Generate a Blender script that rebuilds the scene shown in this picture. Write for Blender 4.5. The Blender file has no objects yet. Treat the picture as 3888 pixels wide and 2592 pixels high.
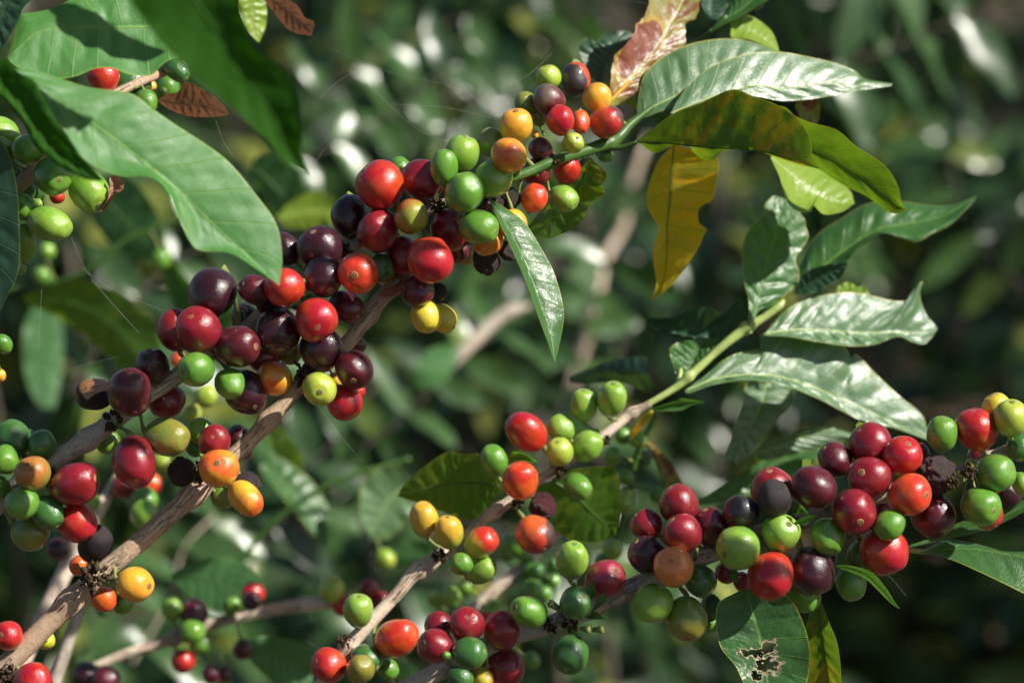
import bpy, math, random
from mathutils import Vector, Matrix, noise
random.seed(7)
R = math.radians
S = bpy.context.scene
COL = S.collection

# ------------------------------------------------------------ camera / light
PITCH = R(12.0)
CAM = Vector((0, 0, 1.35))
cd = bpy.data.cameras.new("camera"); cam = bpy.data.objects.new("camera", cd); COL.objects.link(cam)
cam.location = CAM; cam.rotation_euler = (R(90) - PITCH, 0, 0)
cd.sensor_width = 22.2; cd.lens = 55.0; cd.clip_start = 0.02; cd.clip_end = 300
cd.dof.use_dof = True; cd.dof.focus_distance = 0.872; cd.dof.aperture_fstop = 4.4; cd.dof.aperture_blades = 7
S.camera = cam
FPX = 55.0 / 22.2 * 3888
AR = Vector((1, 0, 0)); AU = Vector((0, math.sin(PITCH), math.cos(PITCH))); AB = Vector((0, -math.cos(PITCH), math.sin(PITCH)))
def P(px, py, d):
    """point seen at photograph position (px, py), d millimetres from the lens plane"""
    d = d / 1000.0
    return CAM + AR * ((px - 1944) / FPX * d) - AU * ((py - 1296) / FPX * d) - AB * d
SUN = (AR * 0.70 + AU * 0.62 + AB * 0.40).normalized()
sl = bpy.data.lights.new("sun", 'SUN'); so = bpy.data.objects.new("sun", sl); COL.objects.link(so)
sl.energy = 5.0; sl.angle = R(0.5); sl.color = (1.0, 0.95, 0.86)
so.rotation_euler = SUN.to_track_quat('Z', 'Y').to_euler(); so.location = (3, -2, 4)
W = bpy.data.worlds.new("World"); S.world = W; W.use_nodes = True
wn = W.node_tree; sky = wn.nodes.new('ShaderNodeTexSky'); sky.sky_type = 'NISHITA'; sky.sun_disc = False
sky.sun_elevation = math.asin(SUN.z); sky.sun_rotation = math.atan2(SUN.x, SUN.y)
wn.links.new(sky.outputs[0], wn.nodes['Background'].inputs[0]); wn.nodes['Background'].inputs[1].default_value = 0.05
S.view_settings.view_transform = 'Standard'; S.view_settings.look = 'None'; S.view_settings.exposure = 0.50; S.view_settings.gamma = 1
S.render.engine = 'CYCLES'

# ------------------------------------------------------------ materials
class NT:
    def __init__(s, name):
        s.m = bpy.data.materials.new(name); s.m.use_nodes = True; s.t = s.m.node_tree; s.t.nodes.clear()
        s.out = s.t.nodes.new('ShaderNodeOutputMaterial')
    def n(s, typ, **kw):
        nd = s.t.nodes.new(typ)
        for k, v in kw.items():
            if k.startswith('_'): setattr(nd, k[1:], v)
            else:
                key = k.replace('__', ' ')
                nd.inputs[int(key[1:]) if key[0] == 'i' and key[1:].isdigit() else key].default_value = v
        return nd
    def l(s, a, b): s.t.links.new(a, b)
    def math(s, op, a, b=None, c=None, clamp=False):
        nd = s.t.nodes.new('ShaderNodeMath'); nd.operation = op; nd.use_clamp = clamp
        for i, v in enumerate((a, b, c)):
            if v is None: continue
            if isinstance(v, (int, float)): nd.inputs[i].default_value = v
            else: s.l(v, nd.inputs[i])
        return nd.outputs[0]
    def mix(s, f, a, b):
        nd = s.t.nodes.new('ShaderNodeMix'); nd.data_type = 'RGBA'
        for k, v in ((0, f), (6, a), (7, b)):
            if isinstance(v, (int, float)): nd.inputs[k].default_value = v
            elif isinstance(v, tuple): nd.inputs[k].default_value = (*v, 1) if len(v) == 3 else v
            else: s.l(v, nd.inputs[k])
        return nd.outputs[2]
    def ramp(s, f, lo, hi):
        nd = s.t.nodes.new('ShaderNodeMapRange'); nd.clamp = True
        s.l(f, nd.inputs[0]); nd.inputs[1].default_value = lo; nd.inputs[2].default_value = hi
        return nd.outputs[0]
    def noise(s, vec, scale, detail=3, rough=.5):
        nd = s.t.nodes.new('ShaderNodeTexNoise'); nd.inputs['Scale'].default_value = scale
        nd.inputs['Detail'].default_value = detail; nd.inputs['Roughness'].default_value = rough
        s.l(vec, nd.inputs['Vector']); return nd.outputs[0]

def cherry_mat(name, c1, c2, lo=-.9, hi=.9, rough=.24, spot=None, patch=None, wrinkle=0, nz=.8, sss=.12, bloom=.035):
    """c1 towards the stalk, c2 towards the crown; patch = (colour, threshold)"""
    b = NT(name); tc = b.n('ShaderNodeTexCoord'); oi = b.n('ShaderNodeObjectInfo')
    off = b.n('ShaderNodeVectorMath', _operation='ADD'); b.l(tc.outputs['Object'], off.inputs[0])
    mul = b.n('ShaderNodeVectorMath', _operation='SCALE'); mul.inputs[0].default_value = (17, 31, 23); b.l(oi.outputs['Random'], mul.inputs['Scale'])
    b.l(mul.outputs[0], off.inputs[1]); V = off.outputs[0]
    sep = b.n('ShaderNodeSeparateXYZ'); b.l(tc.outputs['Object'], sep.inputs[0])
    n1 = b.noise(V, 1.1, 2)
    g = b.math('ADD', sep.outputs['Z'], b.math('MULTIPLY', b.math('SUBTRACT', n1, .5), nz * 4))
    g = b.math('ADD', g, b.math('MULTIPLY', b.math('SUBTRACT', oi.outputs['Random'], .5), .5))
    col = b.mix(b.ramp(g, lo, hi), c1, c2)
    n2 = b.noise(V, 5, 4, .6)
    hs = b.n('ShaderNodeHueSaturation'); b.l(col, hs.inputs['Color'])
    b.l(b.math('ADD', b.math('MULTIPLY', n2, .4), .82), hs.inputs['Value'])
    col = hs.outputs[0]
    vo = b.n('ShaderNodeTexVoronoi'); vo.inputs['Scale'].default_value = 13; b.l(V, vo.inputs['Vector'])
    dots = b.math('MULTIPLY', b.ramp(vo.outputs['Distance'], .13, .06), b.ramp(b.noise(V, 1.7, 1), .50, .60))
    col = b.mix(b.math('MULTIPLY', dots, .7), col, spot or (.7, .45, .2))
    mps = b.n('ShaderNodeMapping'); mps.inputs['Scale'].default_value = (6, 6, .9); b.l(V, mps.inputs[0]); stv = b.noise(mps.outputs[0], 1.5, 3, .6)
    hs2 = b.n('ShaderNodeHueSaturation'); b.l(col, hs2.inputs['Color']); b.l(b.math('ADD', b.math('MULTIPLY', stv, .5), .75), hs2.inputs['Value']); b.l(b.math('ADD', b.math('MULTIPLY', n1, -.03), .515), hs2.inputs['Hue']); col = hs2.outputs[0]
    # small brown scars
    sc = b.ramp(b.noise(V, 3.1, 3, .6), .70, .74)
    col = b.mix(b.math('MULTIPLY', sc, .55), col, (.16, .09, .04))
    ro = b.math('ADD', b.math('MULTIPLY', n2, .12), rough - .08)
    if patch:
        pm = b.ramp(b.math('ADD', b.math('ADD', sep.outputs['X'], b.math('MULTIPLY', sep.outputs['Z'], .5)), b.math('MULTIPLY', b.math('SUBTRACT', b.noise(V, 2.2, 4), .5), .9)), patch[1], patch[1] + .14)
        col = b.mix(pm, col, patch[0]); ro = b.math('ADD', ro, b.math('MULTIPLY', pm, .25))
    # waxy bloom on rim
    lw = b.n('ShaderNodeLayerWeight'); lw.inputs[0].default_value = .35
    col = b.mix(b.math('MULTIPLY', b.math('MULTIPLY', lw.outputs['Facing'], n2), bloom * 2), col, (.45, .42, .45))
    p = b.n('ShaderNodeBsdfPrincipled'); b.l(col, p.inputs['Base Color']); b.l(ro, p.inputs['Roughness'])
    p.inputs['Subsurface Weight'].default_value = sss; p.inputs['Subsurface Radius'].default_value = (1, .45, .2); p.inputs['Subsurface Scale'].default_value = .003
    p.inputs['Specular IOR Level'].default_value = .5
    if not wrinkle: p.inputs['Coat Weight'].default_value = .6; p.inputs['Coat Roughness'].default_value = .12
    bp = b.n('ShaderNodeBump'); bp.inputs['Distance'].default_value = .0004
    if wrinkle:
        wv = b.n('ShaderNodeTexNoise'); mp = b.n('ShaderNodeMapping'); mp.inputs['Scale'].default_value = (7, 7, 2); b.l(V, mp.inputs[0]); b.l(mp.outputs[0], wv.inputs[0])
        wv.inputs['Detail'].default_value = 6; bp.inputs['Distance'].default_value = .0015 * wrinkle; bp.inputs['Strength'].default_value = 1; b.l(wv.outputs[0], bp.inputs['Height'])
    else:
        bp.inputs['Strength'].default_value = .35
        b.l(b.math('ADD', b.noise(V, 26, 3), b.math('MULTIPLY', dots, .6)), bp.inputs['Height'])
    b.l(bp.outputs[0], p.inputs['Normal']); b.l(p.outputs[0], b.out.inputs[0])
    return b.m

GRN = (.085, .23, .022)
KM = {
 'gn': cherry_mat('skin_green', GRN, (.13, .30, .03)),
 'dg': cherry_mat('skin_deep_green', (.035, .12, .022), (.05, .16, .03)),
 'lg': cherry_mat('skin_light_green', (.16, .33, .03), (.25, .42, .05)),
 'yg': cherry_mat('skin_yellow_green', (.25, .40, .035), (.44, .52, .06)),
 'og': cherry_mat('skin_olive', (.12, .22, .025), (.26, .24, .035)),
 'yl': cherry_mat('skin_yellow', (.60, .55, .03), (.68, .52, .04)),
 'yo': cherry_mat('skin_olive_yellow', (.30, .38, .03), (.70, .42, .04), -.8, .7),
 'yr': cherry_mat('skin_yellow_red', (.42, .44, .035), (.66, .04, .02), .0, .6, nz=.4),
 'ye': cherry_mat('skin_yellow_orange', (.78, .46, .03), (.80, .36, .03)),
 'or': cherry_mat('skin_orange', (.78, .42, .03), (.74, .14, .02), -.4, 1.0),
 'oo': cherry_mat('skin_dull_orange', (.62, .25, .03), (.70, .22, .05)),
 'ol': cherry_mat('skin_brownish_olive', (.25, .22, .03), (.45, .16, .03)),
 'ro': cherry_mat('skin_orange_red', (.70, .13, .015), (.66, .05, .015)),
 'rd': cherry_mat('skin_red', (.56, .040, .012), (.44, .010, .016)),
 'cr': cherry_mat('skin_crimson', (.17, .008, .014), (.27, .010, .020)),
 'cg': cherry_mat('skin_crimson_green', (.20, .17, .04), (.30, .02, .04), -.6, .3),
 'gr': cherry_mat('skin_green_red', (.50, .07, .02), (.30, .34, .04), -.5, .7, nz=.5),
 'mr': cherry_mat('skin_maroon', (.06, .005, .010), (.10, .006, .014), bloom=.05),
 'mk': cherry_mat('skin_blackish_purple', (.028, .004, .010), (.04, .005, .012), spot=(.2, .05, .05), bloom=.05),
 'md': cherry_mat('skin_maroon_grey', (.13, .012, .016), (.15, .10, .08), .1, .7, nz=.4),
 'mb': cherry_mat('skin_maroon_black_patch', (.13, .012, .02), (.10, .012, .02), patch=((.01, .009, .012), .25)),
 'rb': cherry_mat('skin_red_black_patch', (.62, .07, .02), (.50, .02, .02), patch=((.03, .02, .02), .15)),
 'ob': cherry_mat('skin_orange_brown_patch', (.66, .14, .02), (.45, .03, .02), patch=((.07, .02, .02), .45)),
 'bk': cherry_mat('skin_black', (.016, .012, .014), (.026, .018, .02), rough=.45, sss=0, wrinkle=.25),
 'bo': cherry_mat('skin_black_cracked', (.016, .008, .008), (.03, .012, .01), rough=.4, sss=0, patch=((.34, .16, .05), 1.02), wrinkle=.5),
 'dr': cherry_mat('skin_dried', (.055, .032, .034), (.085, .055, .055), rough=.6, sss=0, wrinkle=1.0),
 'cd': cherry_mat('skin_dried_crimson', (.09, .015, .02), (.13, .03, .035), rough=.5, sss=0, wrinkle=1.2),
}
KLAB = {'gn': 'green unripe cherry', 'dg': 'deep green unripe cherry', 'lg': 'light green unripe cherry', 'yg': 'yellowish green cherry', 'og': 'olive green cherry',
 'yl': 'yellow cherry', 'yo': 'olive yellow cherry', 'yr': 'yellow cherry with a red blush', 'ye': 'orange yellow cherry', 'or': 'orange cherry', 'oo': 'dull orange cherry', 'ol': 'brownish olive cherry',
 'ro': 'orange red cherry', 'rd': 'bright red ripe cherry', 'cr': 'crimson ripe cherry', 'cg': 'half green half crimson cherry', 'gr': 'cherry turning from green to red', 'mr': 'maroon overripe cherry',
 'mk': 'blackish purple overripe cherry', 'md': 'maroon cherry with a grey end', 'mb': 'maroon cherry with a black patch', 'rb': 'red cherry with a black side', 'ob': 'orange red cherry with a brown patch',
 'bk': 'black dried cherry', 'bo': 'black cherry with tan cracks', 'dr': 'shrivelled dark brown cherry', 'cd': 'shrivelled dark crimson cherry'}

def bark_mat(name, ca, cb, cc, sc=1.0):
    b = NT(name); tc = b.n('ShaderNodeTexCoord'); V = tc.outputs['UV']
    mp = b.n('ShaderNodeMapping'); mp.inputs['Scale'].default_value = (60, 4, 1); b.l(V, mp.inputs[0])
    n0 = b.noise(tc.outputs['Object'], 60 * sc, 4, .6); n1 = b.noise(mp.outputs[0], 1.6, 6, .65); n2 = b.noise(tc.outputs['Object'], 900, 4, .7)
    col = b.mix(b.ramp(n0, .35, .62), ca, cb); col = b.mix(b.ramp(n2, .52, .7), col, cc)
    mp2 = b.n('ShaderNodeMapping'); mp2.inputs['Scale'].default_value = (8, 9, 1); b.l(V, mp2.inputs[0])
    n3 = b.noise(mp2.outputs[0], 1.0, 5, .7)
    crack = b.math('MULTIPLY', b.ramp(b.math('ABSOLUTE', b.math('SUBTRACT', n3, .5)), .025, .004), b.ramp(n0, .48, .56))
    col = b.mix(b.math('MULTIPLY', crack, .6), col, (.03, .02, .012))
    p = b.n('ShaderNodeBsdfPrincipled', Roughness=.75); b.l(col, p.inputs['Base Color']); p.inputs['Specular IOR Level'].default_value = .25
    bp = b.n('ShaderNodeBump', Strength=.9, Distance=.0006)
    b.l(b.math('SUBTRACT', b.math('ADD', b.math('MULTIPLY', n1, .35), b.math('MULTIPLY', n2, .45)), b.math('MULTIPLY', crack, .7)), bp.inputs['Height'])
    b.l(bp.outputs[0], p.inputs['Normal']); b.l(p.outputs[0], b.out.inputs[0]); return b.m
BARK = bark_mat('bark_brown', (.42, .28, .18), (.56, .43, .30), (.30, .20, .13))
BARKG = bark_mat('bark_grey', (.44, .37, .29), (.60, .53, .43), (.32, .26, .20))
BARKP = bark_mat('bark_pale', (.72, .60, .48), (.60, .47, .35), (.45, .34, .24))
BARKD = bark_mat('bark_dark', (.12, .10, .08), (.2, .17, .13), (.08, .06, .05))
def simple(name, c1, c2, sc=300, rough=.5, spec=.4, bump=.3, trans=0):
    b = NT(name); tc = b.n('ShaderNodeTexCoord'); n = b.noise(tc.outputs['Object'], sc, 4, .6)
    p = b.n('ShaderNodeBsdfPrincipled', Roughness=rough); b.l(b.mix(b.ramp(n, .3, .7), c1, c2), p.inputs['Base Color']); p.inputs['Specular IOR Level'].default_value = spec
    bp = b.n('ShaderNodeBump', Strength=bump, Distance=.0006); b.l(n, bp.inputs['Height']); b.l(bp.outputs[0], p.inputs['Normal'])
    b.l(p.outputs[0], b.out.inputs[0]); return b.m
SHOOT = simple('green_shoot_skin', (.035, .095, .016), (.07, .14, .025), 220, .4)
SHOOTL = simple('pale_shoot_skin', (.30, .42, .10), (.42, .50, .17), 220, .4)
PED = simple('stalk_skin', (.16, .24, .05), (.30, .32, .10), 500, .5)
CROWN = simple('crown_scar', (.34, .17, .07), (.50, .30, .15), 900, .7, .2, .5)
CROWNG = simple('crown_scar_green', (.22, .26, .07), (.38, .36, .14), 900, .6, .3, .4)
PIT = simple('crown_pit', (.018, .011, .006), (.04, .025, .014), 900, .8, .1)
NODEM = simple('node_scar', (.035, .025, .018), (.10, .07, .04), 700, .85, .1, 1)
WEB = simple('silk', (.35, .37, .38), (.5, .52, .52), 100, .35, .5, 0)

def leaf_mat(name, c1, c2, vein, edge, rough=.33, tr=.3, trc=None, patch=None, blotch=None, spec=.5, nv=9, lift=.45):
    b = NT(name); tc = b.n('ShaderNodeTexCoord'); sp = b.n('ShaderNodeSeparateXYZ'); b.l(tc.outputs['UV'], sp.inputs[0])
    u = sp.outputs['X']; sv = b.math('SUBTRACT', b.math('MULTIPLY', sp.outputs['Y'], 2), 1); a = b.math('ABSOLUTE', sv)
    O = tc.outputs['Object']
    n1 = b.noise(O, 45, 3); n2 = b.noise(O, 260, 4, .6)
    t = b.math('SUBTRACT', b.math('MULTIPLY', u, nv), b.math('MULTIPLY', b.math('POWER', a, .8), .95))
    t = b.math('ADD', t, b.math('MULTIPLY', b.math('SUBTRACT', n1, .5), .25)); t = b.math('ADD', t, b.math('MULTIPLY', sv, .12))
    fr = b.math('ABSOLUTE', b.math('SUBTRACT', b.math('FRACT', t), .5))
    lat = b.ramp(fr, .035, .008)
    wid = b.math('SUBTRACT', .05, b.math('MULTIPLY', u, .03))
    mid = b.ramp(b.math('DIVIDE', a, wid), 1.15, .55)
    vo = b.n('ShaderNodeTexVoronoi', _feature='DISTANCE_TO_EDGE'); vo.inputs['Scale'].default_value = 800; b.l(O, vo.inputs['Vector'])
    net = b.ramp(vo.outputs['Distance'], .09, .02)
    col = b.mix(b.ramp(n1, .3, .7), c1, c2)
    if blotch:
        m = b.ramp(b.math('ADD', b.noise(O, 70, 4, .6), b.math('MULTIPLY', b.math('SUBTRACT', .3, fr), -.25)), .50, .60)
        if len(blotch) > 1: m = b.math('MULTIPLY', m, b.math('MULTIPLY', b.ramp(u, blotch[1], blotch[1] + .25), b.ramp(u, blotch[2] + .12, blotch[2])))
        col = b.mix(m, col, blotch[0])
    col = b.mix(b.math('MULTIPLY', net, .10), col, vein); col = b.mix(b.math('MULTIPLY', lat, .55), col, vein)
    col = b.mix(b.math('MULTIPLY', mid, .85), col, vein)
    col = b.mix(b.math('MULTIPLY', b.ramp(a, .965, .985), .8), col, edge)
    # brown fleck damage
    fl = b.ramp(b.noise(O, 130, 3, .7), .735, .76); col = b.mix(b.math('MULTIPLY', fl, .8), col, (.20, .11, .03))
    if patch:   # (colour, u, v(-1..1), radius)
        du = b.math('SUBTRACT', u, patch[1]); dv = b.math('MULTIPLY', b.math('SUBTRACT', sv, patch[2]), .35)
        dist = b.math('SQRT', b.math('ADD', b.math('MULTIPLY', du, du), b.math('MULTIPLY', dv, dv)))
        pm = b.ramp(b.math('ADD', dist, b.math('MULTIPLY', b.math('SUBTRACT', b.noise(O, 90, 5, .6), .5), .16)), patch[3] + .015, patch[3])
        ring = b.ramp(b.math('ADD', dist, b.math('MULTIPLY', b.math('SUBTRACT', b.noise(O, 90, 5, .6), .5), .16)), patch[3] + .06, patch[3] + .01)
        col = b.mix(b.math('MULTIPLY', ring, .6), col, (.6, .35, .03)); col = b.mix(pm, col, patch[0])
    p = b.n('ShaderNodeBsdfPrincipled'); b.l(col, p.inputs['Base Color']); p.inputs['Specular IOR Level'].default_value = spec
    b.l(b.math('ADD', b.math('MULTIPLY', n2, .22), rough - .1), p.inputs['Roughness'])
    bp = b.n('ShaderNodeBump', Strength=.6, Distance=.0004)
    h = b.math('SUBTRACT', b.math('MULTIPLY', n2, .5), b.math('ADD', b.math('MULTIPLY', net, .10), b.math('MULTIPLY', lat, .6)))
    b.l(h, bp.inputs['Height']); b.l(bp.outputs[0], p.inputs['Normal'])
    tl = b.n('ShaderNodeBsdfTranslucent'); hs = b.n('ShaderNodeHueSaturation', Saturation=1.25, Value=1.9); b.l(col, hs.inputs['Color'])
    b.l(b.mix(.55, hs.outputs[0], trc or (.22, .42, .03)), tl.inputs[0]); b.l(bp.outputs[0], tl.inputs['Normal'])
    mx = b.n('ShaderNodeMixShader', i0=tr); b.l(p.outputs[0], mx.inputs[1]); b.l(tl.outputs[0], mx.inputs[2]); b.l(mx.outputs[0], b.out.inputs[0])
    return b.m
YV = (.30, .42, .09); YE = (.42, .42, .06)
LM = {
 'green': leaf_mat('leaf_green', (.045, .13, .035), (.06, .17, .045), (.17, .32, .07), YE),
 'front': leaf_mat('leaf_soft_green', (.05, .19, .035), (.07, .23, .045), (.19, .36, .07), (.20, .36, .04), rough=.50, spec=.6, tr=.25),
 'under': leaf_mat('leaf_underside_shaded', (.022, .090, .006), (.028, .105, .008), (.04, .13, .012), (.07, .18, .015), rough=.65, spec=.12, tr=.3, trc=(.06, .22, .005)),  # green kept dark so the near leaf looks in shade
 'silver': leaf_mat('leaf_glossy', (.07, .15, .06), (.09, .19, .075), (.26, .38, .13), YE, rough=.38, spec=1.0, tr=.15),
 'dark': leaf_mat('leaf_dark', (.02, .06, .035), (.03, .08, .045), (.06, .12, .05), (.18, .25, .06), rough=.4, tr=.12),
 'lime': leaf_mat('leaf_lime', (.28, .40, .05), (.22, .36, .045), (.42, .52, .10), (.45, .50, .08), rough=.33, tr=.35),
 'yellowing': leaf_mat('leaf_yellowing', (.03, .09, .02), (.06, .13, .02), (.10, .18, .02), (.40, .38, .05), tr=.4, trc=(.26, .38, .02), blotch=((.27, .19, .015), .12, .85), patch=((.035, .012, .008), .80, .45, .07)),
 'aged': leaf_mat('leaf_aged', (.06, .15, .02), (.09, .21, .025), (.14, .22, .03), (.40, .38, .05), tr=.4, trc=(.30, .46, .02), blotch=((.16, .23, .02),)),
 'yellow': leaf_mat('leaf_yellow', (.80, .56, .03), (.26, .34, .03), (.10, .17, .02), (.6, .5, .05), rough=.42, tr=.5, trc=(.95, .60, .01), blotch=((.80, .46, .012),)),
 'burnt': leaf_mat('leaf_burnt', (.20, .24, .04), (.30, .17, .06), (.45, .36, .10), (.45, .30, .08), rough=.35, spec=.6, tr=.15, trc=(.5, .35, .05), blotch=((.20, .06, .03),), patch=((.22, .07, .04), .45, -.45, .2)),
 'papery': leaf_mat('leaf_papery', (.62, .48, .36), (.50, .34, .24), (.6, .45, .33), (.6, .45, .3), rough=.7, spec=.2, tr=.2, trc=(.6, .4, .25)),
 'dead': leaf_mat('leaf_dead', (.50, .27, .19), (.26, .12, .08), (.50, .32, .22), (.42, .26, .16), rough=.65, spec=.25, tr=.15, trc=(.4, .18, .08)),
 'mid': leaf_mat('leaf_mid_green', (.05, .15, .05), (.08, .21, .07), (.18, .32, .09), (.2, .3, .08), rough=.38, tr=.3),
}

# ------------------------------------------------------------ builders
def link(o, parent=None):
    COL.objects.link(o)
    if parent is not None: o.parent = parent
    return o
def mesh_obj(name, verts, faces, mat, parent=None, uvs=None, smooth=True, mats=None, mi=None):
    me = bpy.data.meshes.new(name); me.from_pydata(verts, [], faces)
    for m in (mats or [mat]): me.materials.append(m)
    if smooth: me.polygons.foreach_set('use_smooth', [True] * len(me.polygons))
    if mi: me.polygons.foreach_set('material_index', mi)
    if uvs:
        ul = me.uv_layers.new(name='UVMap'); fl = []
        for p in me.polygons:
            for vi in p.vertices: fl.extend(uvs[vi])
        ul.data.foreach_set('uv', fl)
    me.update(); return link(bpy.data.objects.new(name, me), parent)
def thing(name, label, cat, loc=(0, 0, 0), group=None, kind=None):
    o = bpy.data.objects.new(name, None); o.empty_display_size = .02; link(o); o.location = loc
    o['label'] = label; o['category'] = cat
    if group: o['group'] = group
    if kind: o['kind'] = kind
    return o
def catmull(pts, n):
    """smooth curve through pts, resampled to n+1 evenly spaced samples"""
    pts = [Vector(p) for p in pts]; q = [pts[0] * 2 - pts[1]] + pts + [pts[-1] * 2 - pts[-2]]
    fine = []; k = 12
    for i in range(1, len(q) - 2):
        a, b, c, d = q[i - 1], q[i], q[i + 1], q[i + 2]
        for j in range(k):
            t = j / k
            fine.append(.5 * ((2 * b) + (c - a) * t + (2 * a - 5 * b + 4 * c - d) * t * t + (3 * b - a - 3 * c + d) * t ** 3))
    fine.append(pts[-1]); L = [0]
    for i in range(1, len(fine)): L.append(L[-1] + (fine[i] - fine[i - 1]).length)
    out = []; j = 0
    for s in range(n + 1):
        x = L[-1] * s / n
        while j < len(L) - 2 and L[j + 1] < x: j += 1
        f = (x - L[j]) / max(1e-9, L[j + 1] - L[j]); out.append(fine[j].lerp(fine[j + 1], min(1, max(0, f))))
    return out
def tube_data(pts, rad, seg=14, bump=0, seed=0, cap=True, flat=1.0):
    vs, fs, uv = [], [], []; T = (pts[1] - pts[0]).normalized(); N = T.orthogonal().normalized(); ln = 0
    for i, p in enumerate(pts):
        T2 = (pts[min(i + 1, len(pts) - 1)] - pts[max(i - 1, 0)]).normalized()
        N = (N - T2 * N.dot(T2)).normalized(); B = T2.cross(N)
        if i: ln += (p - pts[i - 1]).length
        for k in range(seg + 1):
            a = 2 * math.pi * k / seg; dv = N * math.cos(a) + B * math.sin(a)
            r = rad[i] * (1 + (bump * noise.noise(p * 90 + dv * 1.3 + Vector((seed, 0, 0))) + bump * .6 * noise.noise(p * 350 + dv * 2.5) if bump else 0))
            vs.append(p + dv * r); uv.append((ln * 6, k / seg))
    m = seg + 1
    for i in range(len(pts) - 1):
        for k in range(seg): fs.append((i * m + k, i * m + k + 1, (i + 1) * m + k + 1, (i + 1) * m + k))
    if cap:
        for e, i in ((0, 0), (1, len(pts) - 1)):
            vs.append(pts[i]); uv.append((0, 0)); c = len(vs) - 1
            for k in range(seg): fs.append((i * m + k + 1, i * m + k, c) if e == 0 else (i * m + k, i * m + k + 1, c))
    return vs, fs, uv
def stem_obj(name, spts, mat, root, bump=.06, nodes=(), seed=0, n=None):
    """spts: (px, py, depth mm, radius px); nodes: fractions where a swollen leaf node sits"""
    P4 = [P(a, b, c) for a, b, c, r in spts]; n = n or len(spts) * 14
    cur = catmull(P4, n)
    rr = [Vector((r * .88 * c / FPX / 1000, 0, 0)) for a, b, c, r in spts]
    # radius by nearest parameter
    rad = []
    for p in cur:
        best = min(range(len(P4) - 1), key=lambda i: seg_dist(p, P4[i], P4[i + 1])[0]); _, t = seg_dist(p, P4[best], P4[best + 1])
        rad.append(rr[best].x * (1 - t) + rr[best + 1].x * t)
    L = len(cur)
    for f in nodes:
        for i in range(L):
            d = abs(i / L - f) * (cur[-1] - cur[0]).length / rad[i]
            rad[i] *= 1 + .38 * math.exp(-(d * .9) ** 2)
    v, f, uv = tube_data([p - root.location for p in cur], rad, 18, bump, seed)
    o = mesh_obj(name, v, f, mat, root, uv); return o, cur, rad
def seg_dist(p, a, b):
    ab = b - a; t = max(0, min(1, (p - a).dot(ab) / max(1e-12, ab.length_squared))); return (a + ab * t - p).length, t

# cherry meshes shared by (elongation, kind)
_cm = {}
def cherry_mesh(e, kind, var):
    key = (round(e, 2), kind, var)
    if key in _cm: return _cm[key]
    nu, nv = 40, 28; vs, fs = [], []; dry = kind in ('dr', 'cd'); sd = Vector((var * 7.3, ord(kind[0]) * .37, ord(kind[1]) * .11))
    for j in range(nv + 1):
        th = math.pi * j / nv
        for i in range(nu):
            ph = 2 * math.pi * i / nu
            ct, st = math.cos(th), math.sin(th)
            # j=0 is the crown end (+z): blunter than the stalk end
            st2 = abs(st) ** (.90 if ct > 0 else 1.0); z = ct * e
            if ct > .9: z = e * (ct - (ct - .9) * .55)
            if ct < -.93: z = e * (ct - (ct + .93) * .5)
            x, y = st2 * math.cos(ph), st2 * math.sin(ph)
            x *= 1.03; y *= .985
            q = Vector((x, y, z)); k = 1 + .085 * noise.noise(q * .85 + sd) + .012 * noise.noise(q * 2.6 + sd)
            # shallow seam of the two beans
            k -= .012 * math.exp(-(math.sin(ph) / .10) ** 2) * st * (1 if var % 2 else .3)
            for fx in range(2 + var % 2):   # faces pressed flat by the neighbours
                fa = fx * 2.4 + var * 1.7 + e; fn = Vector((math.cos(fa), math.sin(fa), .35 * math.sin(fa * 3))).normalized(); dt = q.normalized().dot(fn)
                if dt > .70: k -= (.16 if not dry else .1) * (dt - .70) ** 1.15
            if dry:
                k += .20 * noise.noise(Vector((x * 2.2, y * 2.2, z * .9)) + sd) + .10 * noise.noise(Vector((x * 6, y * 6, z * 2)) + sd)
            vs.append(q * k)
    for j in range(nv):
        for i in range(nu):
            a = j * nu + i; b_ = j * nu + (i + 1) % nu; fs.append((a, a + nu, b_ + nu, b_))
    me = bpy.data.meshes.new('cherry'); me.from_pydata(vs, [], fs); me.materials.append(KM[kind])
    me.polygons.foreach_set('use_smooth', [True] * len(me.polygons)); me.update(); _cm[key] = me; return me
_cr = {}
def crown_mesh(e, green):
    key = (round(e, 2), green)
    if key in _cr: return _cr[key]
    prof = [(.175, -.012), (.155, .012), (.13, .024), (.108, .016), (.092, -.002), (.074, .004), (.058, .026), (.042, .03), (.028, .012), (.012, -.01), (.0, -.012)]
    top = e * (1 - .1 * .55); vs, fs, mi = [], [], []; seg = 20
    for r, h in prof:
        for k in range(seg):
            a = 2 * math.pi * k / seg; w = 1 + .08 * noise.noise(Vector((math.cos(a) * 2, math.sin(a) * 2, r * 9 + e)))
            vs.append((math.cos(a) * r * w * 1.03, math.sin(a) * r * w, top - .004 + h - r * r * .35))
    for j in range(len(prof) - 1):
        for k in range(seg):
            a = j * seg + k; b_ = j * seg + (k + 1) % seg; fs.append((a, b_, b_ + seg, a + seg)); mi.append(1 if j in (3, 4, 8, 9) else 0)
    me = bpy.data.meshes.new('crown'); me.from_pydata(vs, [], fs); me.materials.append(CROWNG if green else CROWN); me.materials.append(PIT)
    me.polygons.foreach_set('use_smooth', [True] * len(me.polygons)); me.polygons.foreach_set('material_index', mi); me.update(); _cr[key] = me; return me

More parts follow.
